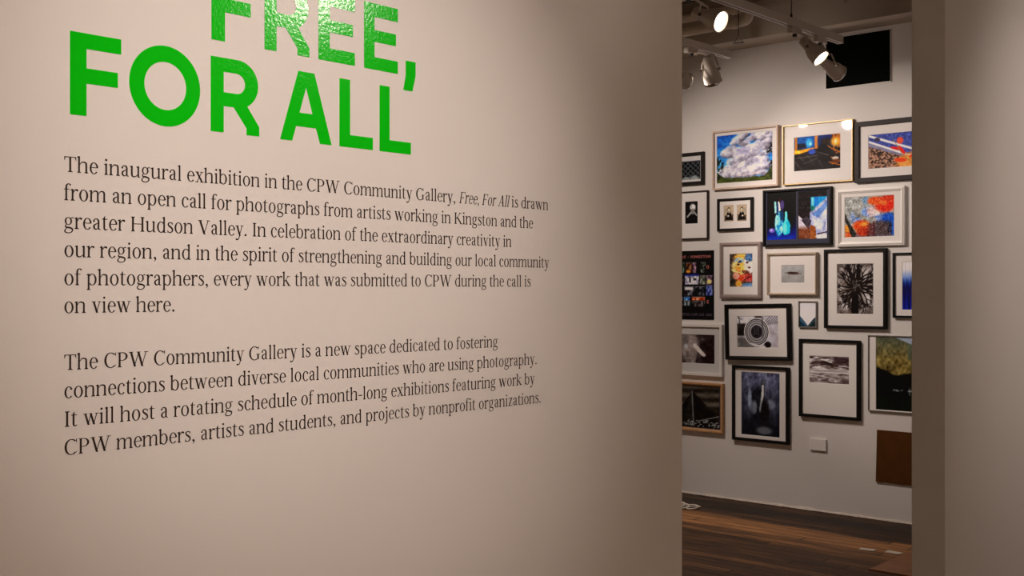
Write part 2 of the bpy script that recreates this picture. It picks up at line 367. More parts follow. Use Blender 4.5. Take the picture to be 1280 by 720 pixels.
G['y'] = (370, dia(208, 0, 82, 400, 74) + dia(178, -20, 302, 400, 32) + rib((192, 0, 34), (160, -90, 36), (110, -150, 42), (50, -148, 50)) + dot(52, -138, 34) + rc(8, 385, 160, 410) + rc(240, 385, 366, 410))
G['z'] = (335, rc(36, 380, 300, 410) + dia(70, 10, 262, 400, 78) + rc(30, 0, 308, 30) + rc(36, 310, 54, 400) + rc(290, 0, 308, 105))
G['T'] = (465, stem(197, 0, CP, 72) + serif(197, w=72, l=50, r=50) + rc(24, CP - 30, 442, CP) + [[(24, CP), (24, CP - 135), (40, CP - 135), (70, CP - 30)], [(442, CP), (442, CP - 135), (426, CP - 135), (396, CP - 30)]])
G['C'] = (500, ring(272, 272, 238, 284, 80, 30, 48, 315) + [[(448, 420), (464, 420), (464, 552), (446, 552), (420, 490)]] + rib((438, 72, 26), (462, 110, 22)))
G['G'] = (560, ring(275, 272, 240, 284, 80, 30, 48, 300) + [[(456, 420), (472, 420), (472, 552), (454, 552), (428, 490)]] + stem(404, 30, 235, 72) + rc(356, 222, 530, 247) + rib((380, 26, 26), (440, 48, 30)))
G['P'] = (445, stem(66, 0, CP, 74) + serif(66, w=74) + rc(28, CP - 26, 220, CP) + ring(212, 392, 194, 153, 78, 28, -92, 92) + rc(140, 239, 220, 266))
G['W'] = (760, dia(240, 0, 88, 535, 82) + dia(215, 0, 385, 535, 34) + dia(525, 0, 372, 535, 82) + dia(500, 0, 662, 535, 34) + rc(6, CP - 25, 176, CP) + rc(300, CP - 25, 452, CP) + rc(596, CP - 25, 750, CP))
G['V'] = (530, dia(280, 0, 92, 535, 86) + dia(252, 0, 432, 535, 34) + rc(6, CP - 25, 182, CP) + rc(362, CP - 25, 522, CP))
G['I'] = (250, stem(88, 0, CP, 74) + serif(88, w=74, l=44, r=44) + serif(88, CP, w=74, l=44, r=44, up=-1))
G['K'] = (545, stem(74, 0, CP, 74) + serif(74, w=74) + serif(74, CP, w=74, up=-1) + dia(145, 240, 400, 530, 42) + dia(470, 10, 218, 325, 96) + rc(330, CP - 25, 505, CP) + rc(386, 0, 552, 25))
G['H'] = (590, stem(74, 0, CP, 74) + serif(74, w=74) + serif(74, CP, w=74, up=-1) + stem(442, 0, CP, 74) + serif(442, w=74) + serif(442, CP, w=74, up=-1) + rc(140, 268, 450, 296))
G['F'] = (430, stem(70, 0, CP, 74) + serif(70, w=74, r=50) + rc(30, CP - 28, 396, CP) + rc(140, 262, 316, 290) + [[(396, CP), (396, CP - 130), (380, CP - 130), (350, CP - 28)], [(316, 215), (316, 340), (302, 340), (290, 276), (302, 215)]])
G['A'] = (540, dia(96, 10, 270, 556, 34) + dia(440, 10, 276, 556, 88) + rc(135, 170, 390, 196) + rc(10, 0, 182, 25) + rc(350, 0, 532, 25))
G[','] = (185, dot(86, 38, 44) + rib((108, 36, 46), (116, -20, 40), (60, -100, 14)))
G['.'] = (185, dot(88, 38, 46))
G['-'] = (255, rc(30, 176, 226, 220))

def text_line(s, x_end, base_z, parent, px, pz):
    U = .03855 / 1000.; x = 0; polys = []; italic = False; runs = s.split('*')
    for k, run in enumerate(runs):
        it = k % 2 == 1
        for ch in run:
            adv, ps = G[ch]; sc = .84 if it else 1.
            sh = .20 if it else 0.
            for p in ps: polys.append([(x + a * sc + b * sh, b) for a, b in p])
            x += adv * sc
    x -= 22
    f = (x_end - LX) / (x * U)
    bm = bmesh.new(); d = -.0004
    for p in polys:
        vs = [bm.verts.new(((LX + a * U * f) - px, d, base_z + b * U - pz)) for a, b in p]
        try: bm.faces.new(vs)
        except ValueError: pass
    bmesh.ops.recalc_face_normals(bm, faces=bm.faces)
    for fc in bm.faces:
        fc.normal_update()
        if fc.normal.y > 0: fc.normal_flip()
    return link('text_line', bm, M['ink'], parent)
LX = .7559 - .0008
PARA1 = [('The inaugural exhibition in the CPW Community Gallery, *Free, For All* is drawn', 1.7723, 1.6613),
         ('from an open call for photographs from artists working in Kingston and the', 1.7257, 1.6226),
         ('greater Hudson Valley. In celebration of the extraordinary creativity in', 1.6620, 1.5840),
         ('our region, and in the spirit of strengthening and building our local community', 1.7748, 1.5455),
         ('of photographers, every work that was submitted to CPW during the call is', 1.7185, 1.5071),
         ('on view here.', .9260, 1.4690)]
PARA2 = [('The CPW Community Gallery is a new space dedicated to fostering', 1.6230, 1.3916),
         ('connections between diverse local communities who are using photography.', 1.7379, 1.3533),
         ('It will host a rotating schedule of month-long exhibitions featuring work by', 1.7306, 1.3145),
         ('CPW members, artists and students, and projects by nonprofit organizations.', 1.7501, 1.2760)]
for lines, lab in ((PARA1, 'upper six-line paragraph of dark serif text below the green title'),
                   (PARA2, 'lower four-line paragraph of dark serif text beginning The CPW Community Gallery')):
    pz = lines[-1][2]
    t = thing('text_paragraph', lab, 'lettering', (LX, 0, pz), 'wall text paragraphs')
    for s, xe, bz in lines: text_line(s, xe, bz, t, LX, pz)

# ------------------------------------------------------------------ painted prints
def rng(seed): return np.random.default_rng(seed)
def vnoise(u, v, seed):
    g = rng(seed).random((64, 64)); x = u % 63; y = v % 63
    xi = np.floor(x).astype(int); yi = np.floor(y).astype(int); fx = x - xi; fy = y - yi
    fx = fx * fx * (3 - 2 * fx); fy = fy * fy * (3 - 2 * fy)
    a = g[yi, xi] * (1 - fx) + g[yi, (xi + 1) % 64] * fx; b = g[(yi + 1) % 64, xi] * (1 - fx) + g[(yi + 1) % 64, (xi + 1) % 64] * fx
    return a * (1 - fy) + b * fy
class Cv:
    def __init__(s, w, h, bg=(0, 0, 0)):
        nx = 110; ny = max(8, int(nx * h / w))
        if ny > 130: nx = int(nx * 130 / ny); ny = 130
        s.nx, s.ny, s.asp = nx, ny, w / h
        s.u, s.v = np.meshgrid(np.linspace(0, 1, nx + 1), np.linspace(0, 1, ny + 1)); s.w, s.h = w, h
        s.I = np.zeros(s.u.shape + (3,)) + np.array(bg, float)
    def fbm(s, sx, sy, seed, o=4):
        t = 0; a = .5; n = 0
        for k in range(o): t = t + a * vnoise(s.u * sx * 2 ** k + 7.3 * k, s.v * sy * 2 ** k + 3.1 * k, seed + k); n += a; a *= .5
        return t / n
    def mix(s, m, c):
        m = np.clip(m, 0, 1)[..., None]; s.I = s.I * (1 - m) + np.asarray(c, float) * m
    def add(s, m): s.I = s.I + np.asarray(m)[..., None]
    def mul(s, m): s.I = s.I * np.asarray(m)[..., None]
    def rect(s, x0, y0, x1, y1, c, soft=.012, a=1.):
        f = lambda t: np.clip(t / soft + .5, 0, 1)
        s.mix(a * f(s.u - x0) * f(x1 - s.u) * f(s.v - y0) * f(y1 - s.v), c)
    def em(s, cx, cy, rx, ry, soft=.15, ang=0.):
        dx = (s.u - cx) * s.asp; dy = s.v - cy; ca, sa = math.cos(ang), math.sin(ang)
        x = (dx * ca + dy * sa) / (rx * s.asp); y = (-dx * sa + dy * ca) / ry
        return np.clip((1 - np.sqrt(x * x + y * y)) / soft + .5, 0, 1)
    def ell(s, cx, cy, rx, ry, c, soft=.15, ang=0., a=1.): s.mix(a * s.em(cx, cy, rx, ry, soft, ang), c)
    def seg(s, x0, y0, x1, y1, w0, c, w1=None, a=1.):
        w1 = w0 if w1 is None else w1
        ax, bx = x0 * s.asp, x1 * s.asp; px = s.u * s.asp
        dx, dy = bx - ax, y1 - y0; l2 = dx * dx + dy * dy + 1e-9
        t = np.clip(((px - ax) * dx + (s.v - y0) * dy) / l2, 0, 1)
        d = np.hypot(px - ax - t * dx, s.v - y0 - t * dy); w = w0 + (w1 - w0) * t
        s.mix(a * np.clip((w - d) / .012 + .5, 0, 1), c)
    def poly(s, P, c, a=1.):
        m = np.zeros(s.u.shape, bool); n = len(P)
        for i in range(n):
            x0, y0 = P[i]; x1, y1 = P[(i + 1) % n]
            cond = ((y0 > s.v) != (y1 > s.v))
            with np.errstate(divide='ignore', invalid='ignore'): xx = (x1 - x0) * (s.v - y0) / ((y1 - y0) or 1e-9) + x0
            m ^= cond & (s.u < xx)
        s.mix(m * a, c)

def p_chain(w, h):
    c = Cv(w, h, (18, 18, 20)); c.mul(.6 + .8 * c.fbm(6, 6, 1))
    for k in range(-3, 9):
        c.seg(k * .2, 0, k * .2 + .75, 1, .011, (96, 96, 98)); c.seg(k * .2, 0, k * .2 - .75, 1, .011, (90, 90, 92))
    for x, y, r in ((.1, .95, .16), (.42, .98, .15), (.75, 1.0, .2)): c.ell(x, y, r, r * 1.1, (125, 122, 118), .6)
    c.add((c.fbm(20, 20, 8) - .5) * 60); return c
def p_sitter(w, h):
    c = Cv(w, h, (30, 24, 22)); c.ell(.6, .28, .23, .17, (160, 150, 142), .4); c.ell(.66, .24, .12, .08, (196, 188, 180), .5)
    c.ell(.55, .8, .42, .42, (22, 18, 17), .3); c.seg(.5, .48, .18, .68, .05, (140, 130, 122), .035); c.seg(.7, .48, .92, .64, .05, (128, 118, 112), .03)
    c.seg(.56, .4, .6, .52, .06, (120, 110, 104)); c.add((c.fbm(9, 9, 4) - .5) * 24); return c
def p_sky(w, h):
    c = Cv(w, h); c.I = np.stack([18 + 80 * c.v, 84 + 90 * c.v, 165 + 60 * c.v], -1)
    c.add((c.fbm(5, 5, 2) - .5) * 50)
    n = c.fbm(4.5, 5.5, 11); n2 = c.fbm(11, 12, 21)
    r = rng(12)
    regs = ((.62, .16, .34, .15, 26), (.93, .10, .14, .12, 8), (.46, .38, .26, .11, 22), (.84, .32, .22, .13, 16), (.56, .56, .30, .15, 34), (.76, .66, .22, .14, 16), (.44, .76, .36, .10, 30), (.2, .80, .14, .06, 8), (.6, .84, .3, .05, 16), (.22, .34, .10, .06, 6))
    for x, y, rx, ry, k in regs:
        for q in range(k):
            a = r.random() * 6.28; d = math.sqrt(r.random()); px_, py_ = x + rx * d * math.cos(a), y + ry * d * math.sin(a)
            pr = .045 + .045 * r.random(); m = c.em(px_, py_, pr * 1.15, pr, .5)
            sh = 176 - 100 * ((c.v - py_) / pr * .55 + (c.u - px_) / pr * .35) + 110 * (n2 - .5) - 30 * r.random()
            m3 = np.clip(m, 0, 1)[..., None] * .85; c.I = c.I * (1 - m3) + np.clip(np.stack([sh + 8, sh - 2, sh + 8], -1), 70, 232) * m3
    # collaged facets of cloud
    for P, col in (([(.34, .3), (.62, .27), (.58, .42), (.33, .44)], (150, 140, 172)), ([(.52, .52), (.66, .48), (.64, .66), (.5, .7)], (138, 130, 142)), ([(.28, .6), (.42, .55), (.36, .72), (.24, .76)], (172, 160, 165)), ([(.66, .5), (.9, .55), (.92, .7), (.68, .72)], (196, 188, 206)), ([(.36, .84), (.8, .8), (.78, .85), (.36, .88)], (206, 186, 182)), ([(.18, .28), (.34, .25), (.3, .4), (.13, .42)], (190, 182, 188))):
        c.poly(P, col, .5)
    c.add((c.fbm(26, 22, 31) - .5) * 70)
    hill = .86 + .045 * np.sin(c.u * 3.14) - .20 * np.clip((c.u - .84) / .16, 0, 1) ** 1.6 - .10 * np.clip((.16 - c.u) / .16, 0, 1) ** 1.4 + .05 * (c.fbm(14, 1, 5) - .5)
    g = c.fbm(22, 22, 6)
    m = (c.v > hill).astype(float)[..., None]; c.I = c.I * (1 - m) + np.stack([42 + 60 * g, 46 + 62 * g, 22 + 30 * g], -1) * m
    for x, y, rx, ry in ((.05, .62, .08, .17), (.02, .78, .07, .16), (.95, .42, .055, .09), (.98, .34, .04, .1), (.99, .78, .05, .2)):
        c.mix((c.em(x, y, rx, ry, .5) * (c.fbm(28, 26, 9) > .47)), (36, 40, 34))
    return c
def p_desk(w, h):
    c = Cv(w, h, (44, 38, 38)); c.rect(0, 0, 1, .34, (14, 54, 110)); c.rect(0, 0, .46, .36, (10, 84, 140), .03); c.rect(.05, .2, .27, .34, (22, 34, 52), .03); c.ell(.33, .2, .07, .12, (70, 160, 205), .8); c.ell(.36, .23, .025, .05, (170, 214, 225), .8)
    c.rect(.02, 0, .07, .44, (172, 108, 40)); c.rect(.45, 0, .52, .38, (190, 120, 62)); c.rect(.52, .06, .82, .3, (22, 44, 84), .05); c.rect(.6, .12, .8, .34, (60, 44, 38), .03)
    c.rect(.81, 0, 1, .32, (120, 66, 26), .03); c.ell(.9, .22, .09, .12, (245, 180, 70), .9); c.ell(.89, .22, .03, .04, (255, 236, 170), .6)
    for x in (.85, .93, .97): c.rect(x, 0, x + .018, .4, (206, 130, 50))
    c.poly([(0, .36), (.08, .40), (.42, .34), (.44, .39), (.12, .50), (0, .5)], (226, 140, 34)); c.ell(.08, .44, .07, .04, (250, 190, 70), .8)
    c.ell(.39, .46, .08, .08, (66, 84, 160), .5); c.ell(.62, .4, .1, .14, (24, 20, 22), .4)
    c.add((c.fbm(14, 12, 3) - .5) * 36)
    for a in ((.05, .62, .5, .58, 0), (.2, .80, .5, .66, 0), (.54, .72, .62, .94, 0), (.02, .72, .2, 1., 0), (.1, .56, .2, .7, 0), (.28, .55, .4, .72, 0), (.55, .5, .75, .6, 0)): c.seg(a[0], a[1], a[2], a[3], .008, (120, 108, 100), a=.8)
    for a in ((.74, .34, .9, .5), (.76, .80, .98, .9), (.9, .56, 1, .5), (.8, .66, .9, .72), (.84, .4, 1, .56), (.82, .86, .98, .78)): c.seg(*a, .013, (176, 104, 44))
    c.ell(.89, .7, .07, .05, (186, 168, 150), .5); c.ell(.9, .78, .1, .06, (120, 62, 24), .5, a=.7); c.poly([(.05, .7), (.4, .62), (.9, .92), (.6, 1), (.05, 1)], (56, 50, 50), .35); return c
def p_leaves(w, h):
    c = Cv(w, h); n = c.fbm(46, 30, 2, 2); c.I = np.stack([40 + 60 * n, 46 + 66 * n, 90 + 100 * n], -1)
    f = c.v - (.10 + .62 * c.u)
    m = (f > .1).astype(float)[..., None]; g = c.fbm(10, 10, 5); c.I = c.I * (1 - m) + np.stack([108 + 40 * g, 102 + 40 * g, 118 + 50 * g], -1) * m
    m = (c.v - (.32 + .62 * c.u) > .02).astype(float)[..., None]; g = np.clip((c.fbm(40, 30, 8, 2) - .4) * 4, 0, 1); c.I = c.I * (1 - m) + np.stack([60 + 110 * g, 44 + 84 * g, 36 + 70 * g], -1) * m
    m = (np.clip((c.u - .42) / .12, 0, 1) * np.clip((c.v - (.98 - .62 * c.u)) / .1, 0, 1))[..., None]; g = c.fbm(26, 20, 12, 3)
    c.I = c.I * (1 - m) + np.stack([170 + 80 * g, 96 + 80 * g, 40 + 60 * g], -1) * m
    c.seg(0, .03, 1, .67, .03, (236, 226, 220)); c.seg(0, .2, .62, .64, .026, (232, 222, 218)); c.seg(.66, .66, 1, .62, .012, (222, 190, 160))
    for x, y, rx, ry, an, col in ((.53, .24, .055, .1, .3, (206, 84, 60)), (.47, .46, .1, .045, .25, (196, 30, 30)), (.56, .52, .09, .05, .9, (214, 40, 30)), (.77, .66, .1, .035, -.4, (204, 44, 30)), (.54, .8, .1, .06, .1, (236, 70, 24)), (.92, .9, .09, .06, .5, (226, 66, 28)), (.15, .16, .05, .06, .2, (70, 60, 80))): c.ell(x, y, rx, ry, col, .3, an)
    c.seg(.42, .2, .56, .62, .01, (150, 120, 60)); c.seg(.56, .62, .72, .92, .01, (150, 110, 50)); c.seg(.6, .6, .78, .66, .008, (170, 90, 40)); return c
def p_bottles(w, h):
    c = Cv(w, h, (26, 21, 20)); c.mix(np.clip((c.v - .7) / .22, 0, 1), (14, 40, 128)); c.mix(np.clip((c.v - .9) / .1, 0, 1), (6, 62, 166))
    c.mix(np.clip((c.u - .8) / .3, 0, 1) * np.clip((c.v - .4) / .4, 0, 1), (16, 34, 120))
    n = np.clip((c.fbm(10, 12, 3) - .35) * 3, 0, 1)
    m = c.em(.42, .66, .15, .26, .2)[..., None]; c.I = c.I * (1 - m) + np.stack([20 + 150 * n, 120 + 110 * n, 170 + 70 * n], -1) * m
    c.poly([(.25, .2), (.31, .2), (.33, .42), (.27, .44)], (150, 205, 215)); c.poly([(.38, .2), (.43, .19), (.47, .38), (.41, .4)], (214, 206, 200)); c.poly([(.33, .22), (.38, .24), (.40, .48), (.34, .48)], (20, 66, 110))
    c.ell(.52, .27, .07, .1, (84, 70, 116), .5); c.ell(.44, .17, .03, .05, (70, 30, 36), .5); c.rect(.45, .4, .58, .6, (14, 60, 92), .05)
    c.poly([(.62, .42), (.69, .42), (.7, .56), (.8, .7), (.78, .86), (.68, .9), (.56, .88), (.53, .72), (.61, .58)], (40, 168, 206)); c.ell(.62, .76, .06, .12, (110, 214, 228), .7); c.seg(.65, .43, .66, .6, .02, (120, 220, 226))
    c.ell(.17, .8, .1, .05, (110, 92, 176), .5); c.ell(.15, .79, .04, .025, (190, 160, 214), .5); c.add((c.fbm(18, 24, 7) - .5) * 26); return c
def p_table(w, h):
    c = Cv(w, h, (44, 34, 34)); c.mix((np.sin(c.v * 46) > .2) * (c.v < .45) * .6, (26, 20, 22)); c.rect(.44, .13, 1, .34, (30, 140, 196), .02); c.rect(.46, .14, .54, .34, (120, 190, 200), .03); c.rect(.58, .14, .7, .34, (10, 110, 180), .03)
    n = c.fbm(9, 9, 4); m = np.clip((c.v - (.62 - .5 * c.u)) / .05, 0, 1) * (c.u > .4)
    m3 = m[..., None]; c.I = c.I * (1 - m3) + np.stack([96 + 150 * n, 100 + 140 * n, 130 + 140 * n], -1) * m3
    c.poly([(0, .5), (.15, .58), (.34, .72), (.3, .82), (0, .78)], (190, 176, 184)); c.poly([(.1, .6), (.3, .52), (.46, .62), (.36, .8)], (66, 56, 64)); c.rect(0, .76, .45, 1, (124, 72, 48), .1)
    c.poly([(.42, .7), (.6, .74), (.64, 1), (.42, 1)], (146, 82, 40)); c.poly([(.46, .5), (.8, .34), (1, .2), (1, .34), (.7, .56)], (70, 110, 170), .7); c.ell(.5, .36, .08, .05, (20, 110, 100), .5); c.ell(.72, .68, .16, .1, (196, 196, 222), .6); c.ell(.82, .95, .22, .04, (206, 206, 200), .4)
    c.seg(.66, .9, 1, .86, .012, (60, 30, 40)); c.add((c.fbm(22, 26, 9) - .5) * 60); return c
def p_orange(w, h):
    c = Cv(w, h, (150, 146, 140)); n = c.fbm(9, 8, 2); c.mul(.7 + .6 * n)
    t = c.fbm(7, 7, 12); c.mix(np.clip((c.v + c.u * .55 - .92 + .3 * (t - .5)) / .12, 0, 1), (104, 92, 104))
    c.mix(np.clip((t - .46) * 8, 0, 1) * c.em(.45, .52, .3, .22, .6), (112, 140, 206)); c.ell(.88, .56, .13, .14, (30, 84, 170), .5); c.ell(.98, .78, .06, .2, (30, 80, 160), .5); c.ell(.43, .1, .06, .1, (110, 140, 166), .6)
    c.ell(.55, .38, .1, .12, (196, 168, 166), .7); c.ell(.65, .4, .08, .08, (220, 190, 180), .7)
    for x, y, rx, ry, col in ((.82, .24, .2, .17, (204, 46, 16)), (.62, .12, .15, .1, (208, 84, 34)), (.9, .08, .18, .09, (190, 60, 26)), (.34, .72, .17, .14, (206, 78, 24)), (.38, .86, .14, .12, (172, 60, 24)), (.05, .78, .09, .09, (214, 130, 50)), (.1, .94, .12, .08, (196, 92, 48))): c.ell(x, y, rx, ry, col, .5)
    c.ell(.4, .68, .08, .05, (236, 140, 60), .6); c.ell(.78, .18, .08, .06, (232, 96, 40), .8)
    c.poly([(0, .36), (.08, .6), (.24, .9), (.22, 1), (.14, 1), (.06, .7), (0, .6)], (44, 42, 36)); c.rect(.62, .62, .92, .96, (74, 56, 54), .06, .8); c.rect(.58, .62, .61, 1, (88, 20, 20)); c.rect(.46, .66, .58, .98, (96, 44, 40), .05, .7); c.rect(.88, .66, .95, .9, (44, 42, 60), .04)
    g = c.fbm(60, 50, 30, 2); c.add((g - .5) * 110); return c
def p_duo(flip):
    def f(w, h):
        c = Cv(w, h, (158, 134, 110)); c.u = 1 - c.u if flip else c.u; c.rect(.05, .2, .3, .5, (148, 130, 110), .1)
        c.ell(.5, .24, .12, .11, (70, 54, 44), .3); c.ell(.51, .28, .08, .08, (196, 170, 144), .4); c.poly([(.3, .5), (.42, .4), (.62, .4), (.78, .56), (.86, .92), (.2, .92), (.22, .7)], (34, 26, 24)); c.poly([(.46, .4), (.56, .4), (.54, .52)], (206, 186, 160))
        c.ell(.44, .66, .1, .05, (186, 160, 136), .5); c.rect(.1, .62, .2, .94, (50, 36, 30), .03); c.rect(.82, .58, .92, .94, (48, 36, 30), .03); c.rect(0, .93, 1, 1, (120, 100, 84)); c.add((c.fbm(16, 16, 4) - .5) * 44); return c
    return f
def p_poster(w, h):
    c = Cv(w, h, (16, 11, 12)); r = rng(5)
    def thumb(x0, y0, x1, y1, base, sd):
        c.rect(x0, y0, x1, y1, base, .008); n = c.fbm(26, 24, sd, 3); inside = ((c.u > x0) & (c.u < x1) & (c.v > y0) & (c.v < y1)); c.I += (inside * (n - .5) * 230)[..., None] * np.array([1, .95, .95])
        c.rect(x0, y0, x1, y0 + .008, (120, 112, 110), .008)
    for i, (x0, y0, x1, y1, b) in enumerate(((.06, .17, .2, .32, (80, 62, 48)), (.22, .17, .33, .32, (60, 74, 58)), (.36, .17, .5, .32, (96, 60, 34)), (.52, .17, .6, .32, (120, 90, 100)), (.7, .17, .82, .32, (66, 68, 60)), (.06, .35, .3, .49, (70, 50, 50)), (.34, .36, .66, .49, (160, 150, 160)), (.69, .36, .82, .49, (92, 90, 76)), (.84, .36, .97, .49, (110, 84, 96)), (.06, .51, .28, .65, (80, 80, 70)), (.32, .52, .55, .65, (70, 66, 68)), (.58, .52, .8, .65, (44, 46, 50)), (.83, .5, .97, .65, (70, 76, 120)), (.06, .68, .3, .8, (74, 60, 60)), (.32, .67, .46, .72, (60, 110, 170)), (.32, .72, .46, .8, (80, 84, 84)), (.5, .67, .8, .72, (190, 96, 60)), (.5, .73, .8, .81, (66, 56, 54)))): thumb(x0, y0, x1, y1, b, 40 + i)
    c.rect(.34, .34, .66, .365, (44, 50, 116)); c.rect(.34, .53, .52, .57, (196, 180, 186), .01); c.rect(.44, .39, .48, .46, (30, 20, 22)); c.rect(.54, .40, .6, .43, (36, 16, 20)); c.ell(.42, .3, .05, .02, (190, 120, 50), .5); c.ell(.9, .45, .05, .03, (216, 190, 110), .5)
    for y in (.91, .93): 
        for k in range(26):
            x = .08 + k * .034
            if r.random() > .18: c.rect(x, y, x + .012 + r.random() * .014, y + .012, (104, 92, 96), .008)
    return c
def p_abstract(w, h):
    c = Cv(w, h, (84, 66, 52)); c.mix(np.clip((c.fbm(5, 6, 3) - .4) * 4, 0, 1) * .6, (50, 40, 34)); n = c.fbm(6, 7, 6)
    for x, y, rx, ry, col in ((.5, .12, .3, .12, (226, 158, 60)), (.3, .4, .2, .2, (222, 170, 92)), (.55, .35, .25, .22, (230, 160, 62)), (.82, .3, .2, .26, (206, 186, 160)), (.42, .2, .2, .08, (130, 150, 172)), (.86, .12, .2, .12, (70, 96, 130)), (.38, .5, .12, .1, (236, 120, 40)), (.9, .46, .12, .12, (236, 206, 190)), (.55, .68, .3, .16, (206, 74, 44)), (.3, .66, .14, .1, (220, 120, 96)), (.85, .72, .2, .12, (176, 60, 56)), (.4, .9, .14, .1, (216, 140, 50)), (.8, .94, .25, .06, (104, 130, 160)), (.66, .56, .2, .06, (110, 60, 40)), (.12, .88, .12, .16, (60, 50, 40))): c.ell(x, y, rx, ry, col, .5)
    for x, y in ((.38, .33), (.86, .42), (.76, .27)): c.ell(x, y, .06, .03, (96, 40, 36), .4)
    c.seg(.2, .3, .55, .12, .02, (240, 190, 90)); c.seg(.1, .5, .6, .6, .015, (240, 196, 110)); c.seg(.52, .3, .5, .62, .02, (246, 180, 80)); c.ell(.45, .24, .08, .04, (60, 76, 110), .4); c.seg(.6, .8, .95, .66, .014, (90, 40, 30)); c.add((c.fbm(20, 24, 9) - .5) * 110); g_ = c.I.mean(-1, keepdims=True); c.I = c.I * .85 + g_ * .15; return c
def p_feather(w, h):
    c = Cv(w, h, (146, 138, 132)); c.add((c.fbm(6, 6, 3) - .5) * 26 - 14 * c.v); c.seg(.14, .42, .86, .48, .012, (66, 44, 40)); c.ell(.5, .45, .24, .07, (60, 36, 34), .5, .03); c.ell(.4, .43, .12, .05, (40, 24, 24), .5)
    for k in range(11): x = .26 + k * .045; c.seg(x, .46, x + .05, .36 + .02 * (k % 3), .008, (80, 60, 56)); c.seg(x, .46, x + .06, .55, .007, (96, 76, 70))
    return c
def p_valley(w, h):
    c = Cv(w, h); c.I = np.stack([186 + 16 * c.v, 174 + 8 * c.v, 178 + 4 * c.v], -1); c.poly([(0, .56), (.18, .68), (.5, .95), (.46, 1.01), (0, 1.01)], (66, 84, 98)); c.poly([(1, .58), (.8, .7), (.46, .98), (.5, 1.01), (1, 1.01)], (58, 68, 72)); c.poly([(0, .78), (.2, .84), (.42, 1), (0, 1.01)], (36, 54, 64)); c.poly([(1, .8), (.75, .86), (.55, 1.01), (1, 1.01)], (34, 44, 44)); c.add((c.fbm(16, 16, 3) - .5) * 24 * (c.v > .6)); return c
def p_tree(w, h):
    c = Cv(w, h, (142, 128, 120)); c.add((c.fbm(8, 8, 2) - .5) * 170); r = rng(7)
    def br(x, y, a, l, wd, d):
        x1 = x + math.cos(a) * l; y1 = y + math.sin(a) * l * c.asp; c.seg(x, y, x1, y1, wd, (36, 27, 24), wd * .62)
        if d:
            for k in (-1, 1, .3):
                if r.random() < .88: br(x1, y1, a + k * (.32 + .3 * r.random()), l * (.62 + .25 * r.random()), wd * .6, d - 1)
    for k in range(17): a = k * 2 * math.pi / 17 + r.random() * .4; br(.53, .46, a, .19 + .08 * r.random(), .024 + .012 * r.random(), 3)
    c.seg(.52, .5, .5, 1, .05, (30, 22, 20), .075); c.seg(.6, 0, .54, .5, .035, (34, 26, 24), .04); c.seg(.28, 0, .5, .5, .02, (34, 26, 24), .04)
    c.ell(.53, .46, .2, .16, (42, 33, 30), .9, a=.8)
    for k in range(7): c.seg(.4 + .28 * r.random(), .3 + .25 * r.random(), .4 + .28 * r.random(), .3 + .25 * r.random(), .005, (150, 138, 130), a=.6)
    e = np.clip((np.hypot((c.u - .5) * .9, c.v - .5) - .42) / .2, 0, 1); c.mix(e * .45, (44, 34, 32)); return c
def p_blue(w, h):
    c = Cv(w, h); t = c.v; st = c.fbm(40, 1.2, 4, 3)
    a = np.clip((t - .16) / .28, 0, 1)[..., None]; c.I = np.array([192, 176, 176.]) * (1 - a) + np.array([60, 96, 158.]) * a
    b = np.clip((t - .34 + (st - .5) * .24) / .18, 0, 1)[..., None]; c.I = c.I * (1 - b) + np.array([26, 26, 76.]) * b
    d = np.clip((t - .62) / .4, 0, 1)[..., None] * (st[..., None] > .42); c.I = c.I * (1 - .8 * d) + np.array([20, 46, 150.]) * .8 * d
    c.add((st - .5) * 34); return c
def p_hose(w, h):
    c = Cv(w, h, (140, 126, 124)); c.rect(0, .0, .42, .24, (160, 148, 142), .05); c.rect(0, .24, .22, .62, (42, 36, 34), .06); c.rect(0, .68, .4, 1, (92, 84, 78), .08); c.seg(.05, 0, .08, .3, .016, (48, 40, 38)); c.seg(.02, .05, .12, .1, .012, (60, 52, 48))
    for k in range(7): c.seg(.62 + k * .06, .3 - k * .01, .8 + k * .06, .02, .012, (70, 62, 60))
    c.add((c.fbm(9, 9, 3) - .5) * 50)
    dx = (c.u - .48) * c.asp; dy = (c.v - .5); r_ = np.hypot(dx, dy); ins = r_ < .43; c.mix(ins * .95, (70, 62, 60))
    wv = .5 + .5 * np.sin(r_ * 88); c.mix(ins * (r_ > .2) * wv * .62, (180, 168, 160)); c.mix((np.abs(r_ - .40) < .02) * 1., (60, 52, 50)); c.mix((np.abs(r_ - .43) < .013) * 1., (186, 176, 170)); c.mix((r_ < .2) * .9, (54, 46, 48)); c.ell(.48, .48, .1, .17, (26, 20, 24), .4)
    for k in range(5): c.seg(.42 + k * .03, .34, .41 + k * .032, .6, .006, (90, 80, 80))
    c.rect(.6, .02, .64, .7, (64, 58, 58), .02, .7); c.ell(.74, .9, .08, .1, (34, 28, 28), .4); c.seg(.3, .85, .68, .97, .014, (190, 180, 172)); c.rect(.44, 0, .6, .06, (50, 44, 44)); return c
def p_body(w, h):
    c = Cv(w, h, (44, 33, 31)); c.add((c.fbm(6, 6, 3) - .45) * 60); c.ell(.42, .42, .2, .5, (122, 106, 98), .5, .2); c.ell(.28, .2, .12, .2, (96, 84, 78), .6); c.ell(.5, .8, .07, .3, (110, 96, 88), .5); c.ell(.38, .85, .05, .25, (100, 86, 80), .5); c.poly([(.52, .3), (.58, .34), (.8, .7), (.77, .76), (.7, .72), (.5, .42)], (166, 146, 134)); c.ell(.34, .42, .05, .08, (150, 140, 134), .5); c.rect(.8, 0, 1, 1, (40, 26, 24), .12, .7); c.add((c.fbm(22, 18, 8) - .5) * 40); return c
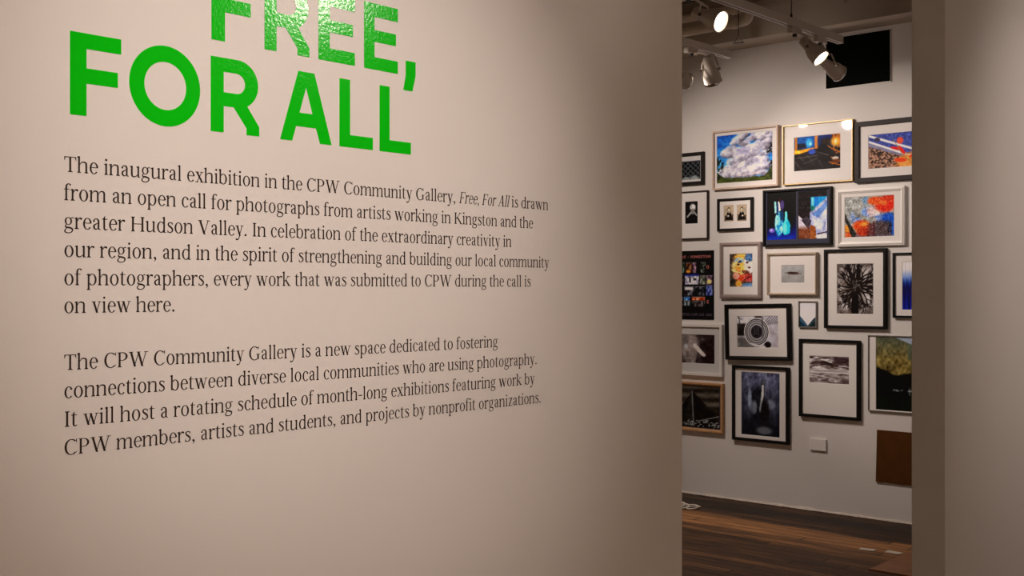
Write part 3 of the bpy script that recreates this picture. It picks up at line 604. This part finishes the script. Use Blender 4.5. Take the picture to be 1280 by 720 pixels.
def p_tent(w, h):
    c = Cv(w, h, (36, 30, 26)); c.mix((c.v < .5) * np.clip((np.sin(c.v * 30 + c.u * 1.5) + 1) * .4, 0, 1), (76, 66, 56)); c.poly([(.08, .72), (.44, .14), (.96, .72), (.9, .96), (.1, .96)], (28, 24, 21)); c.poly([(.44, .14), (.46, .16), (.5, .96), (.2, .96)], (34, 30, 26)); c.seg(.43, .16, .46, .86, .014, (78, 74, 68)); r = rng(3)
    for k in range(60): x = r.random(); y = .82 + .16 * r.random(); c.seg(x, y, x + .06 * r.random(), y - .03 * r.random(), .006, (120, 112, 104))
    c.seg(.56, .84, .98, .7, .008, (96, 88, 80)); c.seg(.1, .8, .2, .6, .01, (60, 54, 48)); c.add((c.fbm(14, 14, 8) - .5) * 20); return c
def p_forest(w, h):
    c = Cv(w, h); n = c.fbm(9, 10, 2); n2 = c.fbm(30, 9, 8); b = np.clip(1.1 - c.v * 1.05, .15, 1); c.I = np.stack([(26 + 84 * n) * b + 18, (24 + 80 * n) * b + 16, (34 + 94 * n) * b + 18], -1); c.add((n2 - .5) * 60 * b)
    c.ell(.42, .5, .18, .3, (26, 22, 28), .5, a=.8); c.poly([(.5, .12), (.58, .1), (.62, .2), (.6, .4), (.55, .6), (.49, .64), (.47, .58), (.5, .4), (.53, .28)], (74, 72, 76)); c.poly([(.54, .2), (.58, .2), (.58, .36), (.53, .56), (.49, .62), (.48, .58), (.53, .38)], (176, 168, 160)); c.ell(.22, .42, .05, .16, (116, 116, 130), .7); c.ell(.3, .55, .07, .1, (110, 108, 116), .7, a=.7); c.ell(.36, .55, .05, .1, (96, 92, 98), .6); c.ell(.75, .5, .13, .07, (120, 118, 126), .7, a=.7); c.ell(.62, .62, .12, .2, (30, 24, 26), .5); c.ell(.6, .91, .2, .06, (84, 78, 80), .6); c.add((c.fbm(22, 26, 18) - .5) * 50 * b); c.mix(np.clip((np.abs(c.u - .5) - .36) / .14, 0, 1) * .35, (14, 14, 34)); g_ = c.I.mean(-1, keepdims=True); c.I = (c.I * .72 + g_ * .28) * .93 + 6; return c
def p_beach(w, h):
    c = Cv(w, h, (120, 104, 98)); n = c.fbm(5, 14, 2); n2 = c.fbm(12, 18, 9)
    up = (c.v < .58); c.I += ((n - .5) * 260 * up)[..., None] + ((n2 - .5) * 110)[..., None]
    c.rect(.6, 0, 1, .28, (48, 34, 34), .12, .85); c.seg(.1, .26, .55, .32, .05, (50, 38, 38), .03, .7); c.seg(.5, .3, .95, .38, .03, (46, 36, 34), .02, .8); c.seg(.3, .12, .56, .22, .016, (176, 160, 150)); c.seg(.74, .34, .95, .36, .014, (176, 160, 152))
    c.rect(0, .46, 1, .6, (142, 126, 118), .08, .8); c.rect(0, .585, 1, .605, (184, 168, 158), .01); c.mix((c.v > .62) * np.clip((c.fbm(5, 9, 22) - .5) * 5, 0, 1), (76, 60, 56)); c.seg(0, .68, .6, .8, .012, (168, 150, 140)); c.rect(.8, .8, .96, .96, (62, 44, 42), .08, .7); return c
def p_mountain(w, h):
    c = Cv(w, h); n = c.fbm(9, 9, 3); n2 = c.fbm(34, 26, 13, 3); c.I = np.stack([62 + 80 * n, 48 + 62 * n, 20 + 26 * n], -1); c.I += ((n2 - .5) * 90)[..., None] * np.array([1, .9, .5])
    t = np.clip((.3 - c.v) / .3, 0, 1)[..., None]; c.I = c.I * (1 - t * .7) + np.array([58, 66, 58.]) * t * .7
    ridge = (c.v < .22 * (c.u - .28) / .6) * (c.u > .28); c.mix(ridge * 1., (118, 118, 122)); c.mix((c.u > .48) * (c.v < .3) * (c.v > .22 * (c.u - .28) / .6) * .5, (66, 76, 64))
    low = np.clip((c.v - (.40 + .10 * np.clip(c.u / .3, 0, 1) - .03 * np.sin(np.clip((c.u - .35) / .4, 0, 1) * 3.14) + .12 * np.clip((c.u - .72) / .28, 0, 1) + .03 * (c.fbm(16, 2, 6) - .5))) / .02, 0, 1); c.mix(low, (18, 15, 11)); c.mix(np.clip((c.v - .74) / .08, 0, 1), (24, 26, 11)); c.mix(np.clip((c.v - .7) / .02, 0, 1) * np.clip((.74 - c.v) / .02, 0, 1) * np.clip((c.fbm(30, 20, 5) - .5) * 6, 0, 1) * (np.abs(c.u - .42) < .2), (126, 122, 114)); c.rect(.5, .68, .52, .78, (110, 110, 104), .01, .6); c.add((c.fbm(20, 20, 8) - .5) * 10); g_ = c.I.mean(-1, keepdims=True); c.I = c.I * .72 + g_ * .28 + 4; return c

def print_mesh(name, cv, white, parent, cx, cy, z, flatten=None):
    nx, ny = cv.nx, cv.ny
    ref = lin(white); A = np.clip(lin(np.clip((cv.I - 110) * 1.2 + 104, 0, 255)) / ref * np.array([.78, .71, .69]), .003, .9)
    xs = cx + (np.linspace(0, 1, nx + 1) - .5) * cv.w; ys = cy + (.5 - np.linspace(0, 1, ny + 1)) * cv.h
    X, Y = np.meshgrid(xs, ys); co = np.stack([X, Y, np.full_like(X, z)], -1).reshape(-1, 3)
    idx = np.arange((nx + 1) * (ny + 1)).reshape(ny + 1, nx + 1)
    F = np.stack([idx[1:, :-1], idx[1:, 1:], idx[:-1, 1:], idx[:-1, :-1]], -1).reshape(-1, 4)
    me = bpy.data.meshes.new(name); me.from_pydata(co.tolist(), [], F.tolist())
    at = me.attributes.new('ink', 'FLOAT_COLOR', 'POINT'); at.data.foreach_set('color', np.concatenate([A.reshape(-1, 3), np.ones((co.shape[0], 1))], 1).ravel())
    me.materials.append(M['print']); o = bpy.data.objects.new(name, me); COL.objects.link(o); o.parent = parent
    return o

# ------------------------------------------------------------------ framed pictures
PICROT = Matrix(((0, 0, -1), (-1, 0, 0), (0, 1, 0))).to_4x4()       # local x along the wall to the right, y up, z out of the wall
def frame_ring(bm, w, h, prof):
    """mitred moulding: prof is a closed section [(inset from outer edge, height off the wall)]"""
    rings = []
    for ins, z in prof:
        a, b = w / 2 - ins, h / 2 - ins
        rings.append([bm.verts.new((x, y + h / 2, z)) for x, y in ((-a, -b), (a, -b), (a, b), (-a, b))])
    n = len(rings)
    for i in range(n):
        A, B = rings[i], rings[(i + 1) % n]
        for k in range(4): bm.faces.new((A[k], A[(k + 1) % 4], B[(k + 1) % 4], B[k]))
    bmesh.ops.recalc_face_normals(bm, faces=bm.faces)
def prof(style, fw, d):
    e = min(.0016, fw * .2)
    if style == 'flat': return [(0, 0), (0, d - e), (e, d), (fw - e, d), (fw, d - e), (fw, 0)]
    if style == 'bevel': return [(0, 0), (0, d * .8), (fw * .12, d), (fw * .55, d), (fw, d * .72), (fw, 0)]
    if style == 'step': return [(0, 0), (0, d * .78), (fw * .08, d * .86), (fw * .3, d * .88), (fw * .36, d), (fw * .60, d), (fw * .66, d * .80), (fw * .84, d * .76), (fw * .9, d * .62), (fw, d * .60), (fw, 0)]
    if style == 'round': return [(0, 0), (0, d * .7), (fw * .1, d * .88), (fw * .3, d), (fw * .6, d), (fw * .85, d * .88), (fw, d * .7), (fw, 0)]
def picture(label, Y, z0, w, h, d, frame_m, fw, style, prints, white, mat_m='mat', tilt=0., glass=False, beads=False, liner=False):
    t = thing('framed_picture', label, 'picture', (0, 0, 0), 'framed pictures on the gallery wall')
    t.matrix_world = Matrix.Translation((GX, Y, z0)) @ PICROT @ Matrix.Rotation(tilt, 4, 'Z')
    bm = bmesh.new(); frame_ring(bm, w, h, prof(style, fw, d)); fr = link('frame', bm, M[frame_m], t)
    if beads:
        n = 34
        for sx in (-1, 1):
            bm = bmesh.new()
            for k in range(n):
                lathe(bm, [(0, -.004), (.0032, -.002), (.0032, .002), (0, .004)], 6, Matrix.Translation((sx * (w / 2 - .005), (k + .5) * h / n, d)))
            tube(bm, [(sx * (w / 2 - .005), 0, d - .001), (sx * (w / 2 - .005), h, d - .001)], .0022, 6)
            link('beading', bm, M[frame_m], fr)
    zb = d * .42
    mw, mh = w / 2 - fw * .6, h / 2 - fw * .6
    if mat_m:
        # mat board with bevelled windows: one plate, cut as a grid round the openings
        bm = bmesh.new(); zt = zb + .0025; gap = .0022
        holes = [(cx - a / 2, cx + a / 2, cz - b / 2, cz + b / 2) for cx, cz, a, b, _ in prints]
        xs = sorted({-mw, mw, *[q for hh in holes for q in hh[:2]]}); ys = sorted({h / 2 - mh, h / 2 + mh, *[q for hh in holes for q in hh[2:]]})
        for i in range(len(xs) - 1):
            for j in range(len(ys) - 1):
                xm, ym = (xs[i] + xs[i + 1]) / 2, (ys[j] + ys[j + 1]) / 2
                if any(a < xm < b and c_ < ym < e for a, b, c_, e in holes): continue
                bm.faces.new([bm.verts.new((x, y, zt)) for x, y in ((xs[i], ys[j]), (xs[i + 1], ys[j]), (xs[i + 1], ys[j + 1]), (xs[i], ys[j + 1]))])
        for a, b, c_, e in holes:
            o_ = [(a, c_), (b, c_), (b, e), (a, e)]; i_ = [(a + gap, c_ + gap), (b - gap, c_ + gap), (b - gap, e - gap), (a + gap, e - gap)]
            for k in range(4):
                k2 = (k + 1) % 4
                bm.faces.new([bm.verts.new((o_[k][0], o_[k][1], zt)), bm.verts.new((o_[k2][0], o_[k2][1], zt)), bm.verts.new((i_[k2][0], i_[k2][1], zb)), bm.verts.new((i_[k][0], i_[k][1], zb))])
        bmesh.ops.remove_doubles(bm, verts=bm.verts, dist=1e-6); 
        for f in bm.faces:
            f.normal_update()
            if f.normal.z < 0: f.normal_flip()
        link('mat_board', bm, M[mat_m], t)
    for cx, cz, a, b, fn in prints:
        print_mesh('photograph', fn(a, b), white, t, cx, cz, zb - .0002)
    bm = bmesh.new(); box(bm, -w / 2 + fw * .5, w / 2 - fw * .5, fw * .5, h - fw * .5, 0, zb - .001); link('backing_board', bm, M['kraft'], t)
    if glass:
        bm = bmesh.new(); box(bm, -w / 2 + fw * .7, w / 2 - fw * .7, fw * .7, h - fw * .7, d * .66, d * .66 + .002); link('glazing', bm, M['glass'], t)
    return t

WT, WM, WL, WB = (206, 187, 177), (190, 168, 156), (160, 138, 125), (128, 107, 94)
picture('small black framed picture of a chain-link pattern, left of the cloud picture', 3.2344, 2.2747, .2876, .2377, .025, 'darkwood', .024, 'flat', [(.0017, .1092, .2199, .1414, p_chain)], WM, 'greymat')
picture('dark edged frame with wide white mat round a tiny black print of a pale-headed figure', 3.2025, 1.8747, .2944, .3541, .025, 'walnut', .009, 'flat', [(0, .1978, .1111, .1661, p_sitter)], WM)
picture('pale maple frame holding a collage of white clouds in blue sky over green hills', 2.7469, 2.2245, .5296, .4236, .035, 'palewood', .013, 'flat', [(-.011, .2181, .4524, .3443, p_sky)], WT)
picture('thin gold frame with wide mat round a blue and orange night interior', 2.1909, 2.2256, .5142, .4088, .03, 'gold', .0075, 'bevel', [(-.0063, .2077, .3431, .2347, p_desk)], WT, glass=True)
picture('wide charcoal frame with red leaves across white diagonal lines, top right of the wall', 1.6271, 2.2083, .5853, .4005, .03, 'charcoal', .031, 'flat', [(-.0013, .1989, .4046, .2248, p_leaves)], WT)
picture('black frame with two photographs side by side, turquoise bottles and a cluttered table', 2.3449, 1.8053, .5147, .3935, .03, 'black', .014, 'flat', [(-.1195, .2106, .2254, .3306, p_bottles), (.1151, .208, .2148, .3285, p_table)], WT, 'slate')
picture('white moulded frame round an orange and blue textured abstract photograph', 1.8152, 1.7903, .4701, .3805, .03, 'white', .030, 'step', [(-.0104, .1945, .3431, .2679, p_orange)], WT)
picture('small dark wood frame holding two sepia portraits of seated figures', 2.8337, 1.9252, .2894, .2343, .025, 'darkwood', .019, 'bevel', [(-.0527, .1276, .0839, .1178, p_duo(False)), (.0553, .1263, .0824, .1188, p_duo(True))], WM)
picture('mauve grey stepped frame round a small yellow and red abstract print', 2.7882, 1.4421, .3340, .3996, .03, 'mauve', .028, 'step', [(.0032, .2009, .1877, .2381, p_abstract)], WM)
picture('beaded champagne frame with wide mat round a small grey print of a dark feather', 2.3793, 1.4662, .3775, .2921, .035, 'champagne', .016, 'round', [(.0036, .1463, .1759, .1246, p_feather)], WM, beads=True)
picture('smallest frame of the wall, silver edged, dark valley slopes under pale sky', 2.2678, 1.2464, .1347, .1804, .018, 'silver', .006, 'flat', [(0, .0902, .1227, .1684, p_valley)], WM, None)
picture('black frame with black and white photograph looking up into radiating tree branches', 1.9213, 1.2463, .4358, .5278, .03, 'black', .020, 'flat', [(-.0023, .2638, .2576, .3349, p_tree)], WM)
picture('thin black frame with deep blue gradient print, partly hidden by the right jamb', 1.4691, 1.3240, .3860, .4182, .025, 'black', .014, 'flat', [(.0048, .2058, .2761, .3106, p_blue)], WM)
picture('slightly crooked wide black frame with black and white photograph of a coiled hose', 2.6454, 1.0088, .5176, .3960, .035, 'black', .028, 'bevel', [(-.0018, .1994, .33, .2252, p_hose)], WL, tilt=math.radians(1.3))
picture('white frame with dark print of a pale figure, partly hidden by the front wall', 3.1824, .8768, .4997, .3774, .03, 'white', .022, 'flat', [(-.0061, .1941, .3728, .2127, p_body)], WL, 'greymat')
picture('honey oak frame with a dark photograph of a peaked tent, lowest at the left', 3.1718, .4684, .4920, .3589, .03, 'oak', .024, 'bevel', [(.0042, .1814, .4143, .312, p_tent)], WB, 'slate')
picture('black frame with tall blue-black forest photograph, lowest in the middle', 2.6284, .4345, .4468, .5332, .028, 'black', .021, 'flat', [(-.0019, .2656, .3045, .4472, p_forest)], WL)
picture('black upright frame with a small beach photograph high in a wide blank mat', 2.1067, .6396, .4392, .5292, .028, 'black', .021, 'flat', [(-.002, .3256, .2881, .1847, p_beach)], WL)
picture('thin silver frame of an autumn mountainside above a dark field, by the jamb', 1.5810, .7115, .5038, .4957, .018, 'silver', .006, 'flat', [(.022, .248, .445, .478, p_mountain)], WL)

# poster of doors
t = thing('poster', 'unframed black poster with rows of small photographs under a red heading', 'poster')
t.matrix_world = Matrix.Translation((GX, 3.2038, 1.2856)) @ PICROT
bm = bmesh.new(); box(bm, -.3775 / 2, .3775 / 2, 0, .5059, 0, .004); link('backing_board', bm, M['black'], t)
sheet = print_mesh('printed_sheet', p_poster(.3755, .5039), WM, t, 0, .25295, .0044)
FONT5 = {'D': '1110 1001 1001 1001 1110', 'O': '0110 1001 1001 1001 0110', 'R': '1110 1001 1110 1010 1001', 'S': '0111 1000 0110 0001 1110', 'K': '1001 1010 1100 1010 1001', 'I': '1 1 1 1 1', 'N': '1001 1101 1011 1001 1001', 'G': '0111 1000 1011 1001 0111', 'T': '111 010 010 010 010', '6': '0111 1000 1110 1001 0110', '0': '0110 1001 1001 1001 0110', ' ': '00 00 00 00 00', '*': '0 0 1 0 0'}
def block_text(bm, s, x, y, px, py, z):
    for ch in s:
        rows = FONT5[ch].split()
        for r_, row in enumerate(rows):
            for k, b in enumerate(row):
                if b == '1':
                    x0, y0 = x + k * px, y + (4 - r_) * py
                    bm.faces.new([bm.verts.new(q) for q in ((x0, y0, z), (x0 + px, y0, z), (x0 + px, y0 + py, z), (x0, y0 + py, z))])
        x += (len(rows[0]) + 1) * px
M['red'] = mat('poster_red', L4(190, 104, 98), .6)
bm = bmesh.new(); block_text(bm, 'DOORS * KINGSTON', -.168, .452, .00485, .0038, .0050)
link('heading', bm, M['red'], t)
bm = bmesh.new(); block_text(bm, '0', .128, .372, .005, .0052, .0050); link('numeral', bm, M['red'], t)
bm = bmesh.new(); block_text(bm, '6', .128, .117, .005, .0052, .0050)
link('numeral', bm, M['red'], t)

# plain things on the gallery wall
bm = bmesh.new(); box(bm, -.0597, .0597, 0, .0785, 0, .014, .0015)
o = link('wall_plate', bm, M['plate'], None); o.matrix_world = Matrix.Translation((GX, 2.1922, .4162)) @ PICROT
tag(o, 'small blank white plate on the gallery wall below the beach photograph', 'wall plate')
bm = bmesh.new(); box(bm, -.2, .2, 0, .3394, 0, .012, .001)
for v in bm.verts:
    if v.co.x < 0: v.co.x -= .008 * (1 - v.co.y / .34)
o = link('brown_board', bm, M['kraft'], None); o.matrix_world = Matrix.Translation((GX, 1.5725, .2502)) @ PICROT
tag(o, 'plain brown board low on the gallery wall beside the right jamb', 'board')
t = thing('black_panel', 'black square panel high on the gallery wall under the soffit', 'panel'); t.matrix_world = Matrix.Translation((GX, 1.9064, 2.8573)) @ PICROT
bm = bmesh.new(); frame_ring(bm, .455, .3436, [(0, 0), (0, .010), (.008, .010), (.008, 0)]); o = link('edge_strip', bm, M['white'], t); o.location = (0, -.006, 0)
bm = bmesh.new(); box(bm, -.4433 / 2, .4433 / 2, 0, .3316, 0, .02, .002); link('panel_face', bm, M['blackfoam'], t)

# ------------------------------------------------------------------ tracks, cables, pipes
def track(Y, x_end, lab):
    t = thing('light_track', lab, 'light track', (x_end, Y, 2.955), 'lighting tracks')
    bm = bmesh.new(); Lr = 3.6
    box(bm, -Lr, 0, -.019, -.007, 0, .045, .0015); box(bm, -Lr, 0, .007, .019, 0, .045, .0015); box(bm, -Lr, 0, -.008, .008, .012, .045)
    link('rail', bm, M['track'], t)
    bm = bmesh.new(); box(bm, -Lr, -.004, -.0068, .0068, .0022, .0115); link('conductor_slot', bm, M['dark'], t)
    bm = bmesh.new(); box(bm, -.004, .022, -.0195, .0195, -.001, .046, .003); link('end_cap', bm, M['track'], t)
    return t
T1Y, T2Y = 1.617, 2.335
track(T1Y, 6.33, 'white lighting track ending beside the black panel, nearer the doorway')
track(T2Y, 6.27, 'white lighting track hung further left behind the front wall edge')
def cable(x, y, z0, lab, hook=True):
    t = thing('hanging_cable', lab, 'cable', (x, y, z0), 'suspension cables of the lighting')
    bm = bmesh.new(); tube(bm, [(0, 0, .05 if hook else 0), (.001, 0, (CH - z0) * .5), (0, 0, CH - z0)], .0028, 6); link('wire', bm, M['dark'], t)
    if hook:
        bm = bmesh.new(); tube(bm, [(0, 0, .052), (.008, -.022, .004), (-.008, .022, .004)], .003, 6, True); tube(bm, [(.010, -.032, .002), (-.010, .032, .002)], .0035, 6); link('hook', bm, M['dark'], t)
    else:
        bm = bmesh.new(); lathe(bm, [(0, 0), (.007, 0), (.007, .02), (.003, .03), (0, .03)], 10); link('gripper', bm, M['dark'], t)
cable(5.76, T1Y, 3.0, 'thin dark cable holding up the track beside the black panel', False)
cable(6.12, 2.166, 3.0, 'thin dark cable ending in a triangular hook between the two tracks', True)
cable(5.63, T2Y, 3.0, 'thin dark cable at the front wall edge holding the left track', False)
def pipe_run(name, lab, pts, r, collars):
    t = thing(name, lab, 'pipe', pts[0], 'painted ceiling pipes'); o = Vector(pts[0])
    bm = bmesh.new(); tube(bm, [Vector(p) - o for p in pts], r, 16); ob = link('pipe', bm, M['pipe'], t); shade_by_angle(ob, 50)
    for p in collars:
        bm = bmesh.new(); q = Vector(p) - o; tube(bm, [q + Vector((0, -.02, 0)), q + Vector((0, .02, 0))], r * 1.22, 16); link('collar', bm, M['pipe'], t)
    return t
px, zl, zu, ye = 6.30, 3.172, 3.262, 2.24
ub = [(px, ye - .045 * math.sin(k * math.pi / 10), (zl + zu) / 2 - (zu - zl) / 2 * math.cos(k * math.pi / 10)) for k in range(11)]
pipe_run('ceiling_pipe', 'beige painted pipe bending back on itself under the ceiling', [(px, 5.85, zl), (px, 4, zl), (px, ye + .06, zl)] + ub + [(px, ye + .06, zu), (px, 4, zu), (px, 5.85, zu)], .028, [(px, ye + .06, zl), (px, ye + .06, zu), (px, 2.75, zl)])
pipe_run('ceiling_pipe', 'straight beige painted pipe high above the bent pipe', [(6.0, .14, 3.37), (6.0, 3, 3.37), (6.0, 5.85, 3.37)], .026, [(6.0, 1.9, 3.37), (6.0, 3.0, 3.37)])
pipe_run('ceiling_pipe', 'straight beige painted pipe behind the lit spotlight at the top left', [(5.75, 2.15, 3.24), (5.75, 4, 3.24), (5.75, 5.85, 3.24)], .030, [(5.75, 2.17, 3.24), (5.75, 2.9, 3.24)])
pipe_run('ceiling_pipe', 'straight beige painted pipe nearest the front wall edge, at the frame top', [(5.3, 2.0, 3.30), (5.3, 4, 3.30), (5.3, 5.85, 3.30)], .034, [(5.3, 2.02, 3.30)])

# ------------------------------------------------------------------ track spotlights
RV = Vector((math.sin(HEAD), -math.cos(HEAD), 0)); FV = Vector((math.cos(HEAD), math.sin(HEAD), 0)); UV = Vector((0, 0, 1))
def head(lens, direction, track_pt, lab, lit, power, s=1., spot_ang=80):
    """bucket lamp: lens centre, aim, and the point of its track it hangs from"""
    lens = Vector(lens); d = Vector(direction).normalized(); tp = Vector(track_pt)
    t = thing('track_spotlight', lab, 'spotlight', tp, 'track spotlights')
    R = d.to_track_quat('Z', 'Y').to_matrix().to_4x4(); T = Matrix.Translation(lens - tp) @ R
    Rm = .052 * s; Ln = .165 * s
    bm = bmesh.new()
    lathe(bm, [(0, -Ln), (Rm * .42, -Ln), (Rm * .55, -Ln + .006), (Rm * .62, -Ln * .62), (Rm * .95, -Ln * .34), (Rm, -Ln * .26), (Rm, -.002), (Rm * .94, -.002), (Rm * .90, -.012), (0, -.014)], 32, T)
    b = link('lamp_body', bm, M['head'], t); shade_by_angle(b, 40)
    bm = bmesh.new(); lathe(bm, [(Rm * .9, -.008), (Rm * 1.07, -.006), (Rm * 1.09, .006), (Rm * .98, .010), (Rm * .88, .004), (Rm * .9, -.008)], 32, T); r_ = link('rim', bm, M['steel' if not lit else 'head'], t); shade_by_angle(r_, 60)
    bm = bmesh.new(); lathe(bm, [(0, .002), (Rm * .5, .001), (Rm * .82, -.003), (Rm * .82, -.008), (0, -.009)], 28, T); l = link('lens', bm, M['lens' if lit else 'lens_off'], t); shade_by_angle(l, 50)
    # yoke: two straps from the body sides to a pivot above the back, then the stem to the track adapter
    side = d.cross(UV).normalized()
    mid = d * (-Ln * .5) + (lens - tp); back = (lens - tp) + d * (-Ln * .62) + UV * (Rm * 1.3); back.z = min(back.z, -.062)
    bm = bmesh.new()
    for sg in (-1, 1):
        a = mid + side * sg * Rm * 1.02; c_ = back + side * sg * Rm * .5
        tube(bm, [a, a + (UV * .5 - d * .5) * Rm * .5, c_, back], .0055 * s, 8)
    y_ = link('yoke', bm, M['head'], t)
    for sg in (-1, 1):
        bm = bmesh.new(); a = mid + side * sg * Rm * .96; tube(bm, [a, a + side * sg * .016 * s], .009 * s, 10); link('knob', bm, M['steel'], y_)
    bm = bmesh.new(); tube(bm, [back, Vector((back.x * .3, back.y * .3, back.z * .5)), Vector((0, 0, -.03))], .0075 * s, 8); link('stem', bm, M['head'], t)
    bm = bmesh.new(); box(bm, -.055, .055, -.0165, .0165, -.036, -.0015, .004); link('track_adapter', bm, M['track'], t)
    bm = bmesh.new(); lathe(bm, [(0, -.050), (.012, -.050), (.014, -.036), (0, -.036)], 14); link('swivel', bm, M['dark'], t)
    if power:
        spot('spot_lamp', lens + d * .03, lens + d * 2, power, spot_ang, .9, .035 * s)
    return t
def cs(r, u, f): return RV * r + UV * u + FV * f
ZT = 2.955
head((4.81, 1.485, 2.80), cs(.66, -.42, -.62), (4.74, T1Y, ZT), 'lit track spotlight at the top left, nearest the front wall edge', True, 25, .98)
head((5.82, 1.475, 2.775), cs(.55, -.74, -.40), (5.80, T1Y, ZT), 'lit track spotlight hanging beside the black panel', True, 25, .93)
head((6.16, 1.53, 2.742), cs(.80, -.42, .42), (6.10, T1Y, ZT), 'unlit looking spotlight turned to the wall, right behind the lit one beside the black panel', False, 6, .9, 95)
head((5.90, 2.205, 2.735), cs(.28, -.86, .36), (5.86, T2Y, ZT), 'spotlight with bright rim hanging on the left track, aimed down at the wall', False, 7, 1.0, 125)
head((5.80, 2.325, 2.742), cs(.92, -.22, .42), (5.68, T2Y, ZT), 'spotlight on the left track half hidden by the front wall edge', False, 6, .95, 120)

# ------------------------------------------------------------------ on the gallery floor
bm = bmesh.new(); pts = []
for k in range(150):
    a = k / 150 * 2 * math.pi * 4; q = k / 150
    pts.append((.055 * math.cos(a) + .05 * (q - .5) + .012 * math.sin(a * .37), -.12 + .26 * q + .042 * math.sin(a) + .008 * math.sin(a * .61), .0055 + .004 * (1 + math.cos(a)) + .004 * q))
tube(bm, pts, .0052, 8)
o = link('coiled_cord', bm, M['cord']); o.location = (6.73, 2.965, 0); tag(o, 'ivory cord coiled on the dark floor by the gallery wall', 'cord')
bm = bmesh.new(); box(bm, 0, 1.0, -.62, 0, 0, .009, .0012); o = link('plywood_sheet', bm, M['ply']); o.location = (5.872, 1.218, 0)
tag(o, 'reddish brown sheet lying flat on the floorboards beside the right jamb', 'board')
for x, y, a, lab in ((6.33, 1.44, .2, 'left of two pale paper scraps on the floor before the sheet'), (6.36, 1.295, -.1, 'right of two pale paper scraps on the floor, nearer the jamb')):
    bm = bmesh.new(); box(bm, -.022, .022, -.042, .042, 0, .004, .001); rr = random.Random(int(y * 100))
    for v in bm.verts: v.co.x += rr.uniform(-.006, .006); v.co.y += rr.uniform(-.006, .006)
    o = link('paper_scrap', bm, M['cord']); o.location = (x, y, 0); o.rotation_euler.z = a; tag(o, lab, 'scrap', 'paper scraps on the floor')
